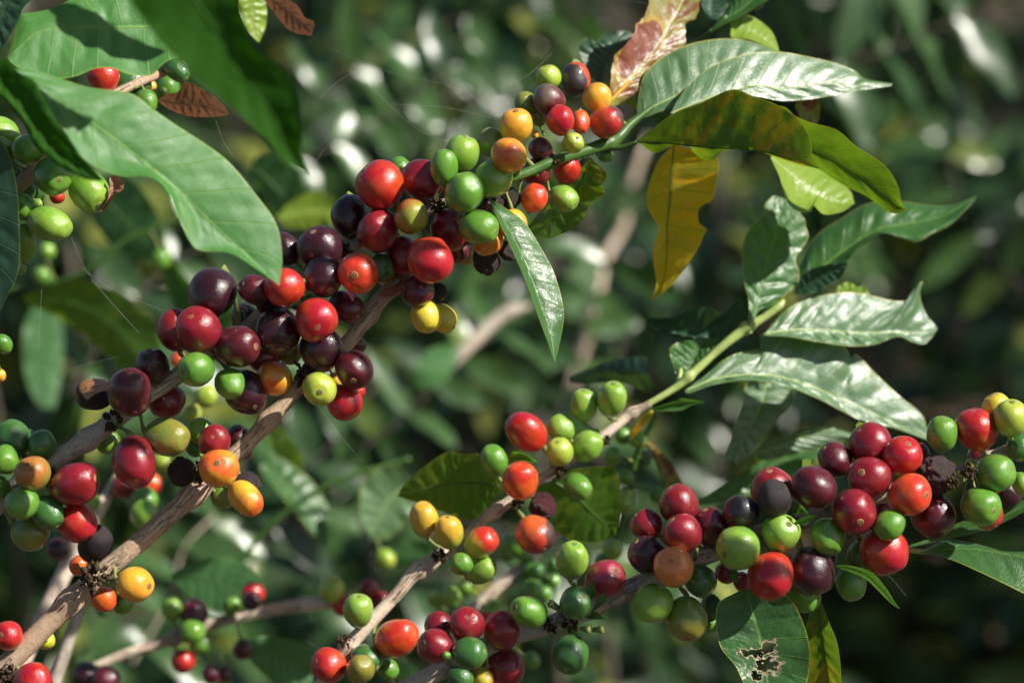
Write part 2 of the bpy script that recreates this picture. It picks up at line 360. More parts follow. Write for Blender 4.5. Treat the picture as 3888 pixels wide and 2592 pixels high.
CROP = {'A': (1200, 400, 1.96), 'B': (1700, 100, 2.24), 'C': (1100, 1900, 2.266), 'D': (1500, 1400, 1.96), 'E': (1900, 1800, 1.98), 'F': (2800, 1500, 1.7426),
        'G': (900, 800, 1.96), 'H': (0, 800, 1.96), 'I': (0, 1600, 1.581), 'J': (0, 0, 1.96), 'K': (2200, 0, 1.7425), 'L': (2300, 700, 1.5677), 'Z': (0, 0, 1 / 1.6531), 'N': (0, 0, 1.0)}
def nat(c, x, y):
    ox, oy, s = CROP[c]; return ox + x / s, oy + y / s
def parse(txt):
    """rows: crop x y r e kind dz [ax ay]"""
    out = []
    for row in txt.strip().split('\n'):
        t = row.split()
        if not t: continue
        x, y = nat(t[0], float(t[1]), float(t[2])); r = float(t[3]) / CROP[t[0]][2]
        ax = (float(t[7]), float(t[8])) if len(t) > 7 else None
        out.append(dict(x=x, y=y, r=r, e=float(t[4]), k=t[5], dz=float(t[6]), ax=ax))
    return out
def put_cherries(root, rows, stem, srad, base=None, detail=True):
    """rows of cherries; depth follows the stem, then is relaxed so that cherries do not cut each other or the stem"""
    SC = []
    for p in stem:
        v = p - CAM; SC.append((v.dot(AR), v.dot(AU), -v.dot(AB)))
    for c in rows:
        # nearest stem point on the picture
        def pd(i):
            X, Y, D = SC[i]; return math.hypot(X / D * FPX + 1944 - c['x'], 1296 - Y / D * FPX - c['y'])
        i = min(range(len(SC)), key=pd); c['si'] = i; c['d'] = (base if base else SC[i][2] * 1000) - c['dz']; c['d0'] = c['d']
    for it in range(60):
        for a in range(len(rows)):
            A = rows[a]; ra = A['r'] * A['d'] / FPX * (1 + (A['e'] - 1) * .5)
            for b in range(a + 1, len(rows)):
                B = rows[b]; rb = B['r'] * B['d'] / FPX * (1 + (B['e'] - 1) * .5)
                dx = (A['x'] - B['x']) * A['d'] / FPX; dy = (A['y'] - B['y']) * A['d'] / FPX; s = (ra + rb) * .93
                q = s * s - dx * dx - dy * dy
                if q <= 0: continue
                need = math.sqrt(q); dd = A['d'] - B['d']; sg = 1 if (A['d0'], a) > (B['d0'], b) else -1
                if sg * dd < need:
                    mv = (need - sg * dd) * .35; A['d'] += sg * mv; B['d'] -= sg * mv
            # stem
            for i in range(max(0, A['si'] - 12), min(len(SC), A['si'] + 13), 3):
                X, Y, D = SC[i]; xx = (A['x'] - 1944) * A['d'] / FPX; yy = -(A['y'] - 1296) * A['d'] / FPX
                s = ra * .95 + srad[i] * 1000 * .9; q = s * s - (xx - X * 1000) ** 2 - (yy - Y * 1000) ** 2
                if q <= 0: continue
                need = math.sqrt(q); sg = 1 if A['dz'] < 0 else -1; dd = (A['d'] - D * 1000) * sg
                if dd < need: A['d'] += sg * (need - dd) * .5
            A['d'] += (max(min(A['d'] - A['d0'], 16), -16) + A['d0'] - A['d']) * .5
    for n_, c in enumerate(rows):
        loc = P(c['x'], c['y'], c['d']); r = c['r'] * c['d'] / FPX / 1000 * 1.055
        sp = stem[c['si']]
        if c['ax']:
            ax, ay = c['ax']; q = ax * ax + ay * ay
            if q > .97: k = math.sqrt(.97 / q); ax *= k; ay *= k; q = .97
            A = (AR * ax - AU * ay + AB * math.sqrt(1 - q)).normalized()
        else:
            A = (loc - sp)
            A = A.normalized() if A.length > 1e-4 else AB
            A = (A + Vector((random.uniform(-.3, .3), random.uniform(-.3, .3), random.uniform(-.3, .3)))).normalized()
            if A.dot(AB) > .35: A = (A - AB * (A.dot(AB) - .3)).normalized()   # no scar in view on these
        o = bpy.data.objects.new('cherry', cherry_mesh(c['e'], c['k'], n_ % 4)); link(o, root)
        rot = A.to_track_quat('Z', 'Y').to_matrix().to_4x4() @ Matrix.Rotation(random.uniform(0, 6.28), 4, 'Z')
        if c['k'] in ('rb', 'bo', 'ob', 'mb'): rot = A.to_track_quat('Z', 'Y').to_matrix().to_4x4() @ Matrix.Rotation({'rb': 2.4, 'bo': 1.2, 'ob': .3, 'mb': 0.2}[c['k']], 4, 'Z')
        M = Matrix.Translation(loc - root.location) @ rot @ Matrix.Scale(r, 4)
        o.matrix_local = M; o['label'] = KLAB[c['k']]
        if not detail: continue
        cr = bpy.data.objects.new('crown', crown_mesh(c['e'], c['k'] in ('gn', 'dg', 'lg', 'yg'))); link(cr, o)
        # stalk from the back pole to the stem
        inv = M.inverted(); Q = [Vector((0, 0, -.93 * c['e'])), Vector((0, 0, -1.12 * c['e']))]; tgt = inv @ (sp - root.location)
        ln = (tgt - Q[1]).length
        if ln > 3.2: tgt = Q[1] + (tgt - Q[1]) * (1.1 / ln); ln = 1.1
        Q += [Q[1].lerp(tgt, .5) + Vector((0, 0, -.12 * c['e'])), tgt]
        # keep the stalk outside the cherry
        for i in (2,):
            if Q[i].length < 1.2: Q[i] = Q[i].normalized() * 1.25
        cu = catmull(Q, 10); rr = [.17 if i == 0 else .115 + .03 * math.sin(i) for i in range(11)]
        v, f, uv = tube_data(cu, rr, 8); mesh_obj('stalk', v, f, PED, o, uv)

def leaf(root, c, Lp, Mp, Rp, mat, d0, d1, dl=0, dr=0, pil=.7, rip=1.2, jag=0, hole=None, nvv=12, name='leaf', nv=9, label=None, dm=0, nu=110, curl=0, rib=True, ribmat=None, seed=1):
    """outline + midrib as seen, with real depth: d0..d1 mm along the midrib, edges dl / dr mm nearer (+) or farther (-)"""
    def px(pl): return [Vector((*nat(c, *p), 0)) for p in pl]
    Lq, Mq, Rq = px(Lp), px(Mp), px(Rp)
    if (Lq[0] - Mq[0]).length > 3: Lq = [Mq[0]] + Lq
    if (Rq[0] - Mq[0]).length > 3: Rq = [Mq[0]] + Rq
    if (Lq[-1] - Mq[-1]).length > 3: Lq.append(Mq[-1])
    if (Rq[-1] - Mq[-1]).length > 3: Rq.append(Mq[-1])
    Lc, Mc, Rc = catmull(Lq, nu), catmull(Mq, nu), catmull(Rq, nu); vs, fs, uv = [], [], []; ribp = []
    for i in range(nu + 1):
        u = i / nu; dmid = d0 + (d1 - d0) * u - dm * math.sin(math.pi * u); sh = math.sin(math.pi * min(1, u * 1.0)) ** .6
        if jag:
            Lc[i] = Lc[i] + (Lc[i] - Mc[i]) * jag * noise.noise(Vector((u * 26, seed * 3.1, 0))); Rc[i] = Rc[i] + (Rc[i] - Mc[i]) * jag * noise.noise(Vector((u * 26, seed * 5.7, 4)))
        for j in range(-nvv, nvv + 1):
            s = j / nvv; a = abs(s); E = Lc[i] if s < 0 else Rc[i]; de = dl if s < 0 else dr
            q = Mc[i].lerp(E, a)
            dep = de * (a ** 1.3) * sh
            if curl: dep -= curl * max(0, a - .55) ** 2 * 8 * sh
            t = u * nv - .95 * a ** .8 + s * .12
            t += .12 * noise.noise(Vector((u * 5, s * 2, seed * 1.7)))
            dep += .3 * pil * noise.noise(Vector((u * 17, s * 4, seed))) * sh + .2 * pil * noise.noise(Vector((u * 40, s * 9, seed))) * sh
            dep += pil * (.35 + .9 * abs(noise.noise(Vector((u * 3 + seed, s * .8, 2)))) * 2) * (abs(math.sin(math.pi * t)) - .5) * math.sin(math.pi * min(1, a * 1.05)) * sh * (1 + .4 * noise.noise(Vector((u * 9, s * 3, seed))))
            dep += rip * noise.noise(Vector((u * 6.5 + (3 if s < 0 else 9), seed, 0))) * a ** 2.2 * 2.2 * sh
            vs.append(P(q.x, q.y, dmid - dep) - root.location); uv.append((u, s * .5 + .5))
            if j == 0: ribp.append(P(q.x, q.y, dmid - dep) - root.location)
    m = 2 * nvv + 1; mi = []
    for i in range(nu):
        for j in range(m - 1):
            if hole:
                u = (i + .5) / nu; s = (j + .5) / (m - 1) * 2 - 1; hv = 9
                for (hu, hs, ra, rb) in hole:
                    hv = min(hv, math.hypot((u - hu) / ra, (s - hs) / rb) + .75 * noise.noise(Vector((u * 38, s * 7, seed))) + .3 * noise.noise(Vector((u * 90, s * 18, seed))))
                if hv < .8: continue
                mi.append(1 if hv < 1.02 + .25 * noise.noise(Vector((u * 30, s * 9, 7))) else 0)
            else: mi.append(0)
            fs.append((i * m + j, i * m + j + 1, (i + 1) * m + j + 1, (i + 1) * m + j))
    o = mesh_obj(name, vs, fs, None, root, uv, mats=[LM[mat], LM['papery']], mi=mi)
    if label: o['label'] = label
    wd = (P(Lc[nu // 2].x, Lc[nu // 2].y, d0) - P(Rc[nu // 2].x, Rc[nu // 2].y, d0)).length
    if rib and not hole:
        n_ = len(ribp); v, f, uv2 = tube_data(ribp[:-2:2], [max(.00012, wd * .016 * (1 - .85 * k / (n_ / 2))) for k in range(len(ribp[:-2:2]))], 8)
        mesh_obj('midrib', v, f, ribmat or RIBM.get(mat, SHOOTL), o, uv2)
    return o
RIBM = {'dark': SHOOT, 'under': simple('rib_soft', (.03, .11, .01), (.04, .13, .012), 200, .6), 'front': simple('rib_front', (.12, .28, .05), (.16, .33, .06), 200, .5), 'yellow': simple('rib_green', (.06, .13, .02), (.09, .17, .03), 200), 'yellowing': SHOOT, 'aged': SHOOT,
        'dead': simple('rib_dead', (.22, .12, .07), (.30, .18, .1), 200), 'green': simple('rib_mid', (.14, .28, .05), (.18, .33, .07), 200), 'mid': SHOOT}
def petiole(root, pts, r0=9, r1=7, mat=None, name='leaf_stalk'):
    n = len(pts); st = [(a, b, c, r0 + (r1 - r0) * i / (n - 1)) for i, (a, b, c) in enumerate(pts)]
    return stem_obj(name, st, mat or SHOOTL, root, bump=.03, n=14)[0]
def knot(root, x, y, d, r, seed=0):
    """rough dark flower-scar tissue at a node: many little scales round the stem, one mesh"""
    rnd = random.Random(seed); vs, fs = [], []; c = P(x, y, d) - root.location; s = d / FPX / 1000
    for k in range(46):
        dv = Vector((rnd.gauss(0, 1), rnd.gauss(0, 1), rnd.gauss(0, 1))).normalized(); p = c + dv * r * s * rnd.uniform(.5, 1.0); q = rnd.uniform(.10, .30) * r * s
        t = dv.orthogonal().normalized() * q; bb = dv.cross(t); b0 = len(vs)
        for aa in range(5): vs.append(p + (t * math.cos(aa * 1.2566) + bb * math.sin(aa * 1.2566)) * rnd.uniform(.7, 1.2))
        vs.append(p + dv * q * 1.4); vs.append(p - dv * q * 1.5)
        for aa in range(5): fs.append((b0 + aa, b0 + (aa + 1) % 5, b0 + 5)); fs.append((b0 + (aa + 1) % 5, b0 + aa, b0 + 6))
    return mesh_obj('node_scar', vs, fs, NODEM, root)

# ============================================================ GROUND and far planting
def make_ground():
    b = NT('forest_soil'); tc = b.n('ShaderNodeTexCoord'); V = tc.outputs['Object']
    n0 = b.noise(V, 1.6, 5, .6); n1 = b.noise(V, 9, 5, .65); n2 = b.noise(V, 60, 4, .7)
    col = b.mix(b.ramp(n1, .38, .62), (.030, .020, .013), (.085, .055, .036)); col = b.mix(b.ramp(n2, .5, .7), col, (.12, .08, .055))
    col = b.mix(b.math('MULTIPLY', b.ramp(n0, .54, .66), .5), col, (.03, .05, .015))
    p = b.n('ShaderNodeBsdfPrincipled', Roughness=.9); b.l(col, p.inputs['Base Color']); bp = b.n('ShaderNodeBump', Strength=.8, Distance=.03)
    b.l(b.math('ADD', n1, n2), bp.inputs['Height']); b.l(bp.outputs[0], p.inputs['Normal']); b.l(p.outputs[0], b.out.inputs[0])
    xs = []; v = 0
    ys = [-6 + i * .5 for i in range(60)] + [24 + 4 * i for i in range(1, 20)]; xx = [-40, -30, -22, -16, -12] + [-9 + i * .5 for i in range(37)] + [12, 16, 22, 30, 40]
    vs = [(x, y, .09 * noise.noise(Vector((x * .6, y * .6, 0))) + .03 * noise.noise(Vector((x * 2.3, y * 2.3, 3))) + max(0, y - 7) * .16) for y in ys for x in xx]
    w = len(xx); fs = [(j * w + i, j * w + i + 1, (j + 1) * w + i + 1, (j + 1) * w + i) for j in range(len(ys) - 1) for i in range(w - 1)]
    o = mesh_obj('ground', vs, fs, b.m); o['kind'] = 'structure'; o['label'] = 'dark brown soil under the coffee shrubs'
make_ground()
def bgleaf_mat(name, c1, c2, c3, rough=.34, tr=.3, spec=.6):
    b = NT(name); at = b.n('ShaderNodeAttribute', _attribute_name='tone'); t = at.outputs['Fac']; tc = b.n('ShaderNodeTexCoord')
    col = b.mix(b.ramp(t, 0, .6), c1, c2); col = b.mix(b.ramp(t, .86, .95), col, c3)
    n = b.noise(tc.outputs['Object'], 30, 3); hs = b.n('ShaderNodeHueSaturation'); b.l(col, hs.inputs['Color']); b.l(b.math('ADD', n, .5), hs.inputs['Value'])
    p = b.n('ShaderNodeBsdfPrincipled', Roughness=rough); b.l(hs.outputs[0], p.inputs['Base Color']); p.inputs['Specular IOR Level'].default_value = spec
    tl = b.n('ShaderNodeBsdfTranslucent'); h2 = b.n('ShaderNodeHueSaturation', Value=1.7, Saturation=1.2); b.l(hs.outputs[0], h2.inputs['Color']); b.l(h2.outputs[0], tl.inputs[0])
    mx = b.n('ShaderNodeMixShader', i0=tr); b.l(p.outputs[0], mx.inputs[1]); b.l(tl.outputs[0], mx.inputs[2]); b.l(mx.outputs[0], b.out.inputs[0]); return b.m
BGL = bgleaf_mat('shrub_leaf', (.010, .028, .013), (.06, .13, .035), (.34, .36, .07), rough=.30, tr=.28, spec=.7)
BGL2 = bgleaf_mat('weed_leaf', (.05, .10, .02), (.12, .19, .04), (.30, .22, .10), .5, .35, .3)
LIT = bgleaf_mat('litter_leaf', (.10, .055, .035), (.20, .12, .08), (.36, .26, .19), .7, .1, .2)
def add_leaf(vs, fs, tn, p, d, up, L, w, droop, tone, rnd):
    """folded, drooping, wavy leaf of 2 x 7 quads"""
    d = d.normalized(); side = d.cross(up)
    if side.length < 1e-3: side = d.orthogonal()
    side.normalize(); nrm = side.cross(d); b0 = len(vs); n = 7; ph = rnd.uniform(0, 6)
    q = Vector(p); dd = Vector(d)
    for i in range(n + 1):
        u = i / n; ww = w * (math.sin(math.pi * min(1, u * .96 + .02)) ** .8) * (1 - .25 * u) + .001; wv = .12 * w * math.sin(ph + u * 11)
        vs += [q - side * ww + nrm * (ww * .30 + wv), q.copy(), q + side * ww + nrm * (ww * .30 - wv)]; tn += [tone] * 3
        dd = (dd + Vector((0, 0, -droop / n))).normalized(); q = q + dd * (L / n); nrm = side.cross(dd)
    for i in range(n):
        a = b0 + i * 3; fs += [(a, a + 1, a + 4, a + 3), (a + 1, a + 2, a + 5, a + 4)]
def foliage_obj(name, vs, fs, tn, mat, root):
    o = mesh_obj(name, vs, fs, mat, root); at = o.data.attributes.new('tone', 'FLOAT', 'POINT'); at.data.foreach_set('value', tn); return o
def shrub(x, y, h, rad, label, nb=26, seed=0, leafL=.12, z0=0, berries=0, pale=0):
    rnd = random.Random(seed); root = thing('coffee_shrub', label, 'shrub', (x, y, z0), 'coffee shrubs in the blurred background')
    vs, fs, tn = [], [], []; tv, tf, tu = [], [], []
    nst = 3
    for s in range(nst):
        top = Vector((rnd.uniform(-.18, .18), rnd.uniform(-.15, .15), h * rnd.uniform(.85, 1.05))); base = Vector((rnd.uniform(-.06, .06), rnd.uniform(-.06, .06), -.05))
        cur = catmull([base, base.lerp(top, .45) + Vector((rnd.uniform(-.06, .06), 0, 0)), top], 14)
        v, f, uv = tube_data(cur, [.0075 * (1 - .6 * i / 14) for i in range(15)], 8, .1, s); o_ = len(tv); tv += v; tf += [tuple(k + o_ for k in q) for q in f]; tu += uv
        for k in range(nb):
            t = (k + rnd.random()) / nb; p0 = cur[min(14, int((.12 + .88 * t) * 14))]; a = rnd.uniform(0, 6.283); ln = rad * rnd.uniform(.6, 1.1) * (1.05 - .55 * t)
            dv = Vector((math.cos(a), math.sin(a), rnd.uniform(.0, .5))).normalized(); c2 = [p0]; d2 = Vector(dv)
            for q in range(6): d2 = (d2 + Vector((0, 0, -.07))).normalized(); c2.append(c2[-1] + d2 * ln / 6)
            v, f, uv = tube_data(c2, [.0035 * (1 - .1 * i) for i in range(7)], 5); o_ = len(tv); tv += v; tf += [tuple(kk + o_ for kk in q) for q in f]; tu += uv
            for q in range(1, 7):
                for sg in (-1, 1):
                    if rnd.random() < .12: continue
                    sd = d2.cross(Vector((0, 0, 1))).normalized() * sg
                    dl = (d2 * .5 + sd + Vector((0, 0, rnd.uniform(-.3, .35)))).normalized()
                    upv = Vector((.35, -.75, .5)) + Vector((rnd.gauss(0, .35), rnd.gauss(0, .35), rnd.gauss(0, .35))) if rnd.random() < .55 else (Vector((0, 0, 1)) + Vector((rnd.uniform(-.6, .6), rnd.uniform(-.8, .2), 0))); upv.normalize()
                    add_leaf(vs, fs, tn, c2[q], dl, upv, leafL * rnd.uniform(.65, 1.15), leafL * .19 * rnd.uniform(.8, 1.2), rnd.uniform(.3, 1.4), rnd.random(), rnd)
                if q == 6: add_leaf(vs, fs, tn, c2[q], d2, Vector((0, 0, 1)), leafL * .9, leafL * .17, .8, rnd.random(), rnd)
    foliage_obj('foliage', vs, fs, tn, BGL, root)
    mesh_obj('stem', tv, tf, BARKD, root, tu)
    for k in range(berries):
        a = rnd.uniform(0, 6.283); hh = rnd.uniform(.3, 1) * h; rr = rad * rnd.uniform(.2, .8)
        c = Vector((math.cos(a) * rr, -abs(math.sin(a)) * rr, hh))
        for q in range(6):
            kd = rnd.choice(['gn', 'lg', 'gn', 'rd', 'dg', 'cr', 'yg']); o = bpy.data.objects.new('cherry', cherry_mesh(1.1, kd, q % 4)); link(o, root); o['label'] = KLAB[kd]
            o.location = c + Vector((rnd.gauss(0, .012), rnd.gauss(0, .012), rnd.gauss(0, .01))); o.scale = (.0075,) * 3; o.rotation_euler = (rnd.uniform(0, 3), rnd.uniform(0, 3), 0)
    return root
# near dark mass and farther rows, where they stand
shrub(-.62, 3.3, 1.10, .42, 'leafy coffee shrub at the far left, upright stems hidden by glossy leaves', 22, 11)
shrub(.12, 3.7, .98, .42, 'leafy coffee shrub behind the middle of the picture, with a brown gap at its foot', 20, 12, berries=2)
shrub(.85, 3.9, .95, .40, 'leafy coffee shrub behind the silvery leaves at the right', 14, 13)
shrub(-1.1, 4.6, 1.3, .5, 'larger coffee shrub farther back on the left', 24, 14)
shrub(-.25, 4.9, 1.35, .5, 'larger coffee shrub farther back behind the upper middle branch', 26, 15)
shrub(.62, 4.7, 1.45, .5, 'larger coffee shrub farther back with pale shining leaves at the upper right', 26, 16)
shrub(1.35, 4.8, 1.35, .5, 'larger coffee shrub farther back at the right edge', 24, 17)
shrub(-.30, 2.35, .93, .30, 'thin nearer coffee shrub blurred behind the left cherries', 9, 31, .10)
shrub(.16, 2.7, 1.12, .26, 'thin nearer coffee shrub blurred behind the yellow leaf', 9, 32, .10)
shrub(.05, 2.15, .80, .28, 'low thin coffee shrub blurred behind the lower middle', 9, 33, .09)
shrub(-.05, 2.8, 1.25, .30, 'thin coffee shrub blurred behind the top middle', 9, 34, .10)
def mass(name, label, n, xr, yr, zf, L, mat, seed):
    rnd = random.Random(seed); vs, fs, tn = [], [], []
    for k in range(n):
        x = rnd.uniform(*xr); y = rnd.uniform(*yr); z = zf(x, y, rnd)
        a = rnd.uniform(0, 6.283)
        add_leaf(vs, fs, tn, Vector((x, y, z)), Vector((math.cos(a), math.sin(a), rnd.uniform(-.4, .5))), Vector((rnd.uniform(-.5, .5), -.4, 1)).normalized(), L * rnd.uniform(.6, 1.2), L * .22, rnd.uniform(.2, 1.2), rnd.random(), rnd)
    o = foliage_obj(name, vs, fs, tn, mat, None); o['kind'] = 'stuff'; o['label'] = label; o['category'] = 'foliage'; return o
def hf(x, y): return .09 * noise.noise(Vector((x * .6, y * .6, 0))) + .03 * noise.noise(Vector((x * 2.3, y * 2.3, 3))) + max(0, y - 7) * .16
mass('undergrowth', 'blurred mass of coffee foliage closing off the background', 7000, (-3.4, 3.4), (6.0, 9.5), lambda x, y, r: hf(x, y) + r.uniform(.0, 1) ** .8 * (1.9 + .5 * noise.noise(Vector((x, y, 5)))), .17, BGL, 21)
mass('leaf_litter', 'brown fallen leaves scattered on the dark soil', 2600, (-2.4, 2.4), (2.2, 7), lambda x, y, r: hf(x, y) + .012, .09, LIT, 22)
mass('weeds', 'low green weeds blurred at the lower middle of the picture', 1500, (-.9, 1.3), (2.6, 4.6), lambda x, y, r: hf(x, y) + r.uniform(0, .16), .10, BGL2, 23)

def added_shade_tree():  # unseen tree, added only to throw dappled shade on the far shrubs
    rnd = random.Random(5); t = thing('added_shade_tree', 'unseen tree added at the right to dapple the shrubs behind with shade', 'tree', (3.9, 3.4, 0))
    cur = catmull([Vector((0, 0, -.1)), Vector((.1, 0, 1.4)), Vector((-.2, -.1, 2.6)), Vector((-.9, -.3, 3.2))], 20)
    v, f, uv = tube_data(cur, [.14 * (1 - .035 * i) for i in range(21)], 14, .15); mesh_obj('trunk', v, f, BARKG, t, uv)
    vs, fs, tn = [], [], []
    dark = [P(x, y, d) + SUN * 3.3 - t.location for x, y, d in ((3500, 2350, 3300), (3250, 2450, 3000), (3750, 2400, 3600), (3600, 2150, 3500), (3800, 2200, 3000), (3300, 2250, 3800), (3500, 1500, 3600), (3100, 1250, 3600), (2800, 1150, 3500), (3700, 1300, 4000))]  # extra clumps set along sun rays to darken the background at the right
    for k in range(80):
        c = dark[(k - 60) // 2] if k >= 60 else Vector((rnd.uniform(-2.2, .6), rnd.uniform(-1.7, 2.6), rnd.uniform(2.5, 3.8)))
        for q in range(34):
            p = c + Vector((rnd.gauss(0, .16), rnd.gauss(0, .16), rnd.gauss(0, .10))); a = rnd.uniform(0, 6.28)
            add_leaf(vs, fs, tn, p, Vector((math.cos(a), math.sin(a), rnd.uniform(-.5, .3))), Vector((rnd.gauss(0, .3), rnd.gauss(0, .3), 1)).normalized(), rnd.uniform(.09, .16), .03, .5, rnd.random(), rnd)
    foliage_obj('crown', vs, fs, tn, BGL, t)
added_shade_tree()

# ============================================================ BRANCH 1: upper branch
b1 = thing('coffee_branch', 'grey coffee branch crowded with red, maroon and green cherries, ending in upper right leaves', 'branch', P(-60, 1960, 872), 'fruiting coffee branches')
_, s1, r1 = stem_obj('stem', [(-80, 1975, 872, 44), (130, 1800, 872, 42), (300, 1690, 874, 40), (440, 1590, 875, 40), (560, 1500, 875, 37), (700, 1410, 876, 36), (900, 1270, 880, 34), (1120, 1120, 884, 32), (1330, 940, 886, 30), (1500, 850, 888, 28), (1700, 770, 886, 24), (1855, 698, 876, 20)], BARKG, b1, nodes=(.10, .215, .55, .8), seed=1)
_, s1b, r1b = stem_obj('green_shoot', [(1850, 700, 876, 21), (1930, 678, 878, 21), (2000, 655, 884, 21), (2100, 612, 895, 23), (2180, 586, 905, 24), (2260, 560, 912, 27), (2335, 530, 918, 28), (2395, 470, 922, 20), (2480, 405, 926, 11)], SHOOT, b1, bump=.04, nodes=(.36, .72), seed=2)
knot(b1, 2103, 612, 893, 26, 3); knot(b1, 435, 1600, 872, 46, 4); knot(b1, 175, 1800, 868, 44, 5); knot(b1, 1300, 960, 880, 40, 6); knot(b1, 1660, 780, 880, 36, 8); knot(b1, 880, 1290, 876, 40, 9)
put_cherries(b1, parse('''
A 478 598 170 1.02 rd 12 -.64 -.72
A 628 470 84 1.1 gn -6
A 795 560 148 1.1 cr 3 .8 .5
A 955 465 100 1.38 gn 14 0 -.95
A 1085 362 128 1.1 lg 7 .25 -.92
A 1110 650 145 1.02 gn 21 .36 -.46
A 1320 543 132 1.18 lg 3
A 250 825 138 1.18 mk 0 .1 .9
A 450 940 148 1.15 cr 10 .3 -.62
A 710 827 129 1.0 gr 18 .45 .2
A 1010 930 150 1.05 cr 4
A 1212 907 126 1.18 gn 20 .85 .25
A 845 1147 165 1.1 rd 24 .03 .68
A 315 1248 146 1.05 ro 20 -.13 .13
A 640 1120 122 1.2 cr -2
A 1060 1085 82 1.0 mr -8
A 1275 1000 112 1.0 or 4
A 1465 885 106 1.05 ye 0
A 1268 1155 94 1.1 dr -4
A 1440 1070 80 1.1 dr -9
A 1445 692 72 1.05 dr -9
A 1345 728 48 1.1 dr 0 .1 -.2
A 1265 745 76 1.1 mk -6
A 1110 1115 72 1.1 ol -12
A 240 1050 36 1.1 or -8
B 225 1385 1 1 gn 0
B 855 440 103 1.05 yg -9 -.2 -.9
B 1085 452 128 1.1 rb 3 .1 .95
B 868 632 126 1.14 md 7 -.7 -.6
B 665 655 92 1.05 og -6
B 770 745 84 1.2 og -8
B 960 800 119 1.12 rd 16 -.2 -.43
B 1128 810 76 1.35 ro 6 0 .9
B 1270 607 119 1.0 ye 8
B 1350 813 132 1.12 ob 10 .70 -.08
B 582 848 132 1.12 ye 9 0 -.85
B 362 990 108 1.15 og -7
B 525 1096 142 1.0 or 14 -.6 -.13
B 790 1048 94 1.1 mr 1
B 1067 993 84 1.12 yg 14
B 755 1242 118 1.0 cr -3
B 1010 1212 116 1.1 rd -4
B 1165 1185 56 1.1 bk -10
B 735 1462 108 1.1 ro -2 .3 -.9
B 985 1462 106 1.2 lg -2 .83 .4
B 1340 1105 50 1.4 gn -4 .9 .1
B 740 920 34 1.1 ye -6
G 350 285 108 1.3 mk 1
G 618 290 163 1.02 mk 4
G 640 492 142 1.1 mk 10
G 150 592 113 1.22 mr 3
G 355 570 142 1.0 rd 18 -.9 .3
G 590 810 156 1.0 rd 23 .1 .36
G 815 712 112 1.18 mr 7
G 300 895 163 1.08 mk 11
G 628 1030 152 1.05 mk 10 .1 .97
G 190 1085 115 1.1 cr -2
G 1070 425 96 1.1 dg 4
G 1120 470 94 1.0 or -3
G 245 680 100 1.1 mk 0
H 1585 612 170 1.12 mk 8 -.3 .85
H 1300 890 128 1.22 cr 2
H 1475 888 165 1.02 cr 17 -.25 -.60
H 1815 790 98 1.1 mk -4
H 1770 1010 152 1.12 mr 15 .85 .0
H 1460 1180 126 1.1 gn 21 -.6 .1
H 1135 1160 125 1.1 mk 2
H 965 1348 162 1.1 mr 16 .15 -.74
H 710 1365 116 1.22 bo 4 -.9 .1
H 1240 1408 132 1.0 cr -6
H 1712 1285 105 1.12 gn 12 .25 .8
H 1830 1350 148 1.14 mk 3 .5 .62
I 85 105 104 1.15 dg -3
I 255 142 80 1.15 dg 0
I 30 228 84 1.1 gn 8 .3 .3
I 195 308 99 1.02 ol 14 -.15 -.54
I 450 373 122 1.24 cr 12 .9 -.25
I 0 392 58 1.2 gn 6
I 128 492 98 1.02 gn 14 .08 .16
I 285 547 92 1.18 dg 8
I 180 668 106 1.05 og 2
I 463 602 108 1.1 rd 6
I 572 735 100 1.2 bk 1 .3 -.8
I 178 92 40 1.1 dg -6
I 440 215 64 1.1 dg -8
I 806 238 126 1.24 cr 16 .18 .84
I 1003 95 108 1.28 og 10 .88 .14
I 640 130 60 1.1 lg -10'''.replace('B 225 1385 1 1 gn 0\n', '')), s1 + s1b, r1 + r1b)
# leaves of the rosette
kw = dict(seed=3)
leaf(b1, 'K', [(375, 790), (385, 690), (420, 520), (520, 400), (680, 310), (880, 263), (1080, 265), (1300, 335)], [(375, 790), (480, 712), (640, 635), (850, 530), (1100, 430), (1340, 350)], [(400, 790), (560, 730), (760, 670), (1000, 560), (1200, 450), (1340, 352)], 'silver', 925, 950, -7, 5, pil=1.0, seed=3, dm=4)
leaf(b1, 'K', [(600, 752), (680, 622), (800, 492), (960, 402), (1150, 352), (1330, 345), (1520, 378), (1700, 420), (1820, 470), (1895, 525), (2060, 552)], [(600, 752), (800, 670), (1010, 600), (1180, 568), (1330, 590), (1530, 560), (1680, 550), (1810, 585), (1890, 548), (2064, 565)], [(640, 750), (800, 690), (1040, 625), (1200, 645), (1350, 668), (1560, 652), (1780, 615), (1950, 585), (2062, 572)], 'silver', 915, 948, -6, 1, pil=.8, rip=.5, seed=4)
leaf(b1, 'K', [(380, 940), (500, 842), (640, 742), (800, 682), (1010, 593), (1150, 640), (1300, 690), (1430, 772), (1500, 860), (1535, 960), (1545, 1040), (1602, 1120)], [(380, 940), (600, 950), (800, 972), (1000, 985), (1200, 1005), (1400, 1060), (1602, 1120)], [(400, 950), (500, 1012), (620, 962), (710, 958), (780, 1030), (860, 1062), (960, 1002), (1080, 975), (1250, 1022), (1450, 1090), (1602, 1122)], 'yellowing', 912, 890, 8, -10, pil=.8, rip=.5, seed=5)
